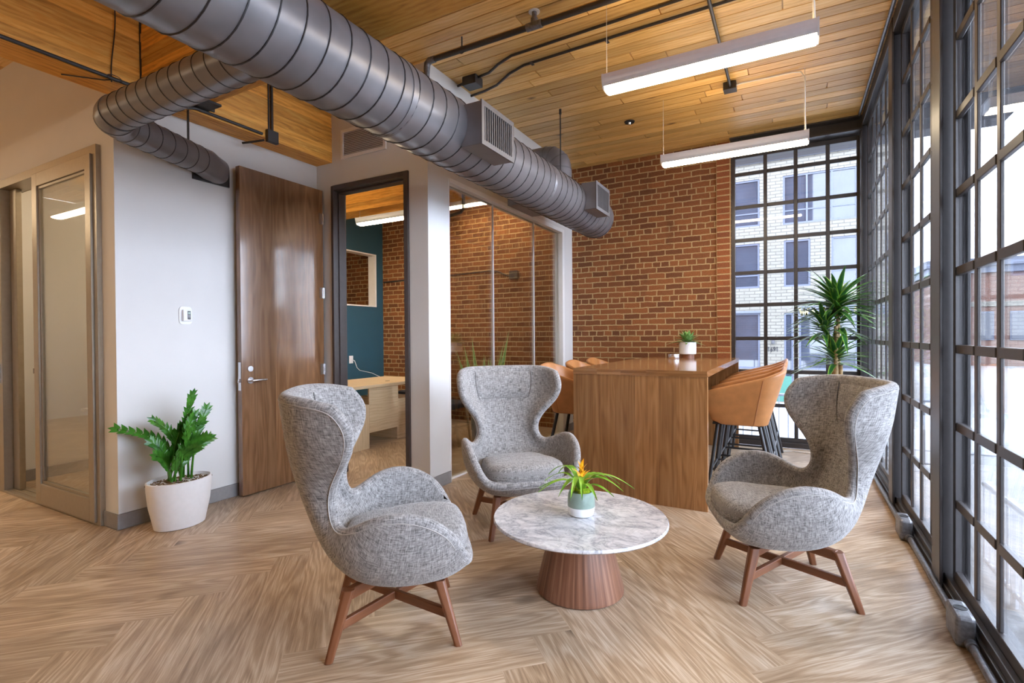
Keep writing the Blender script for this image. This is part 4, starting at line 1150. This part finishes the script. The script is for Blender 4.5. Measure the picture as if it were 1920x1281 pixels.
# ------------------------------------------------------------------ outside
g = MB().box(-30, 60, 6.9, 60, -.72, -.62).box(.8, 60, -25, 6.9, -.72, -.62)
struct(g, 'ground', M['pave'], origin=(0, 0, 0))
struct(B(-30, 60, 10.5, 16.2, -.62, -.60), 'ground_road', M['road'], origin=(0, 0, 0))
FY = 18.0
t = thing('facade_building', 'cream brick building with metal framed windows across the street', 'building', (0, FY, -.62))
wins = [(-2.4, -.90, 4.76, 6.25), (-.25, 1.69, 4.72, 6.24), (-2.4, -.91, 2.80, 4.215), (-.226, .489, 2.79, 4.23), (1.03, 1.70, 2.83, 4.22), (-2.4, -.90, .22, 2.0), (-.225, .032, -.5, 1.98), (.18, 1.69, .23, 1.885),
        (-6, -3.6, 4.76, 6.25), (-6, -3.6, 2.8, 4.2)]
# wall pieces around openings (grid of cells)
xs = sorted({-9, 2.9} | {w_[0] for w_ in wins} | {w_[1] for w_ in wins}); zs = sorted({-.62, 6.75} | {w_[2] for w_ in wins} | {w_[3] for w_ in wins})
wm = MB()
for i in range(len(xs) - 1):
    k = 0
    while k < len(zs) - 1:
        cx = (xs[i] + xs[i + 1]) / 2
        ins = lambda z: any(w_[0] < cx < w_[1] and w_[2] < z < w_[3] for w_ in wins)
        if ins((zs[k] + zs[k + 1]) / 2): k += 1; continue
        j = k
        while j < len(zs) - 1 and not ins((zs[j] + zs[j + 1]) / 2): j += 1
        wm.box(xs[i], xs[i + 1], FY, FY + .4, zs[k], zs[j], g=0); k = j
build(wm, 'wall', M['pale'], t)
build(MB().box(-9, 2.9, FY + .4, FY + 8, -.62, 6.75), 'building_core', M['curtain'], t)
build(MB().box(-9.05, 2.95, FY - .06, FY + 8, 6.75, 9.2), 'roof_band', M['slate'], t)
build(B(2.9, 2.96, FY, FY + 8, -.62, 6.75), 'side_wall', M['pale'], t)
for k, (a, b, c, d) in enumerate(wins):
    f = MB(); e = .055
    f.box(a, a + e, FY + .02, FY + .10, c, d).box(b - e, b, FY + .02, FY + .10, c, d).box(a + e, b - e, FY + .02, FY + .10, c, c + e).box(a + e, b - e, FY + .02, FY + .10, d - e, d)
    if b - a > 1.0:
        nn = 3 if b - a > 1.6 else 2
        for q in range(1, nn):
            x = a + (b - a) * q / nn; f.box(x - .025, x + .025, FY + .02, FY + .10, c + e, d - e)
    if k in (0, 1, 2, 4, 8, 9): f.box(a + e, b - e, FY + .03, FY + .09, c + (d - c) * .28 - .02, c + (d - c) * .28 + .02)
    fo_ = build(f, 'window', M['fframe'], t)
    build(B(a + e, b - e, FY + .05, FY + .06, c + e, d - e), 'pane', M['fglass'], fo_)
build(B(.16, 2.9, FY - .05, FY, 1.86, 2.17), 'sign_band', M['slate'], t)
for w_ in ((-2.4, -.90, 2.0), (.18, 1.69, 1.79)): build(B(w_[0] - .03, w_[1] + .03, FY - .05, FY - .001, w_[2], w_[2] + .07), 'lintel', M['slate'], t)
build(B(-9, 2.9, FY - .08, FY, -.62, -.35), 'plinth', M['slate'], t)
# lettering: strokes in a 1x1 cell
GL = {'W': [(0, 1, .25, 0), (.25, 0, .5, .8), (.5, .8, .75, 0), (.75, 0, 1, 1)], 'A': [(.05, 0, .5, 1), (.5, 1, .95, 0), (.25, .35, .75, .35)], 'T': [(.5, 0, .5, 1), (.05, 1, .95, 1)],
      'E': [(.12, 0, .12, 1), (.12, 1, .9, 1), (.12, .5, .7, .5), (.12, 0, .9, 0)], 'R': [(.12, 0, .12, 1), (.12, 1, .65, 1), (.65, 1, .82, .85), (.82, .85, .82, .62), (.82, .62, .65, .48), (.65, .48, .12, .48), (.5, .48, .9, 0)],
      'C': [(.9, .8, .7, 1), (.7, 1, .3, 1), (.3, 1, .1, .75), (.1, .75, .1, .25), (.1, .25, .3, 0), (.3, 0, .7, 0), (.7, 0, .9, .2)],
      '1': [(.5, 0, .5, 1), (.5, 1, .3, .85)], '6': [(.75, .95, .35, .75), (.35, .75, .15, .3), (.15, .3, .35, 0), (.35, 0, .65, 0), (.65, 0, .85, .28), (.85, .28, .65, .55), (.65, .55, .25, .5)],
      '9': [(.25, .05, .65, .25), (.65, .25, .85, .7), (.85, .7, .65, 1), (.65, 1, .35, 1), (.35, 1, .15, .72), (.15, .72, .35, .45), (.35, .45, .75, .5)]}
def letter(chr_, x, z, wd, ht, th, y0, y1, serif):
    mb = MB()
    for (a, b, c, d) in GL[chr_]:
        p, q = Vector((x + a * wd, 0, z + b * ht)), Vector((x + c * wd, 0, z + d * ht)); dd = (q - p).normalized(); nn = Vector((-dd.z, 0, dd.x)) * th / 2
        p2, q2 = p - dd * th * .35, q + dd * th * .35
        mb.prism([(v_.x, v_.z) for v_ in (p2 - nn, q2 - nn, q2 + nn, p2 + nn)], 1, y0, y1)
    if serif:
        ends = {'W': [(0, 1), (1, 1)], 'A': [(.05, 0), (.95, 0)], 'T': [(.5, 0)], 'E': [], 'R': [(.12, 0), (.9, 0)], 'C': []}[chr_]
        for a, b in ends:
            mb.box(x + a * wd - .05, x + a * wd + .05, y0, y1, z + b * ht - (.02 if b == 0 else .01), z + b * ht + (.012 if b == 0 else .02))
    return mb
for c_, x in (('W', .20), ('A', .48), ('T', .73), ('E', .985), ('R', 1.225), ('C', 1.60), ('A', 1.90), ('R', 2.18)):
    if x > 1.8: continue
    build(letter(c_, x, 1.90, .20 if c_ != 'W' else .24, .205, .058, FY - .075, FY - .05, True), 'sign_letter', M['gold'], t)
for k, c_ in enumerate('1691'):
    build(letter(c_, -.69 + .082 * k,   .78, .062, .135, .02, FY - .015, FY - .001, False), 'house_number_digit', M['ink'], t)
build(MB().lathe([(.05, 0), (.05, .1), (.02, .14)], 12, (-.53, FY - .06, 1.02)), 'wall_lamp', M['ink'], t)
# greenish site screen and pale crossing
tag(build(B(-.42, -.02, 16.4, 16.46, -.6, .12), 'site_screen', M['green']), 'green mesh screen standing on the far pavement', 'fence')
# distant buildings
t = thing('brick_building', 'distant red brick building with a cornice down the street', 'building', (14, 40, -.62))
build(B(7.5, 26, 40, 52, -.62, 5.3, g=0), 'wall', M['redbrick'], t)
build(MB().box(7.2, 26.3, 39.6, 52, 5.3, 5.75).box(7.35, 26.1, 39.8, 52, 4.9, 5.3), 'cornice', M['slate'], t)
build(B(7.45, 26, 39.9, 40, 2.9, 3.2), 'band_course', M['pale'], t)
for k in range(12):
    x = 8.2 + k * 1.45
    f = build(B(x, x + .75, 39.93, 40, .9, 2.6), 'window', M['fframe'], t)
    build(B(x + .07, x + .68, 39.9, 39.93, .97, 2.53), 'pane', M['fglass'], f)
t = thing('pale_building', 'distant pale low building between the brick blocks', 'building', (9, 48, -.62))
build(B(4.5, 11, 54, 60, -.62, 4.4, g=0), 'wall', M['pale'], t)
for k in range(4): build(B(5.2 + k * 1.4, 6.1 + k * 1.4, 53.95, 54, 2.2, 3.4), 'window', M['fglass'], t)
# railings
def rail(name, label, p0, p1, z0, z1, m, cat='railing', step=.125):
    p0, p1 = Vector(p0), Vector(p1); d = p1 - p0; n = int(d.length / step)
    t = thing(name, label, cat, (*((p0 + p1) / 2).to_2d(), z0))
    A_ = Vector((p0.x, p0.y, z1)); B_ = Vector((p1.x, p1.y, z1))
    build(MB().tube([A_, B_], .022, 8), 'top_rail', m, t); build(MB().tube([A_ + Vector((0, 0, z0 - z1 + .1)), B_ + Vector((0, 0, z0 - z1 + .1))], .015, 8), 'bottom_rail', m, t)
    b = MB()
    for k in range(n + 1):
        c = p0 + d * k / n
        if k % 10: b.tube([(c.x, c.y, z0 + .1), (c.x, c.y, z1)], .009, 6)
    build(b, 'balusters', m, t)
    for k in range(0, n + 1, 10):
        c = p0 + d * k / n; build(MB().tube([(c.x, c.y, z0), (c.x, c.y, z1)], .022, 8), 'post', m, t)
    return t
rail('metal_railing', 'dark metal railing on the pavement outside the far window', (-1.6, 9.0, 0), (2.0, 9.0, 0), -.62, .36, M['darkrail'])
rail('metal_railing', 'pale metal railing close outside the right window wall', (1.35, 1.0, 0), (1.35, 5.4, 0), -.62, .08, M['palerail'])
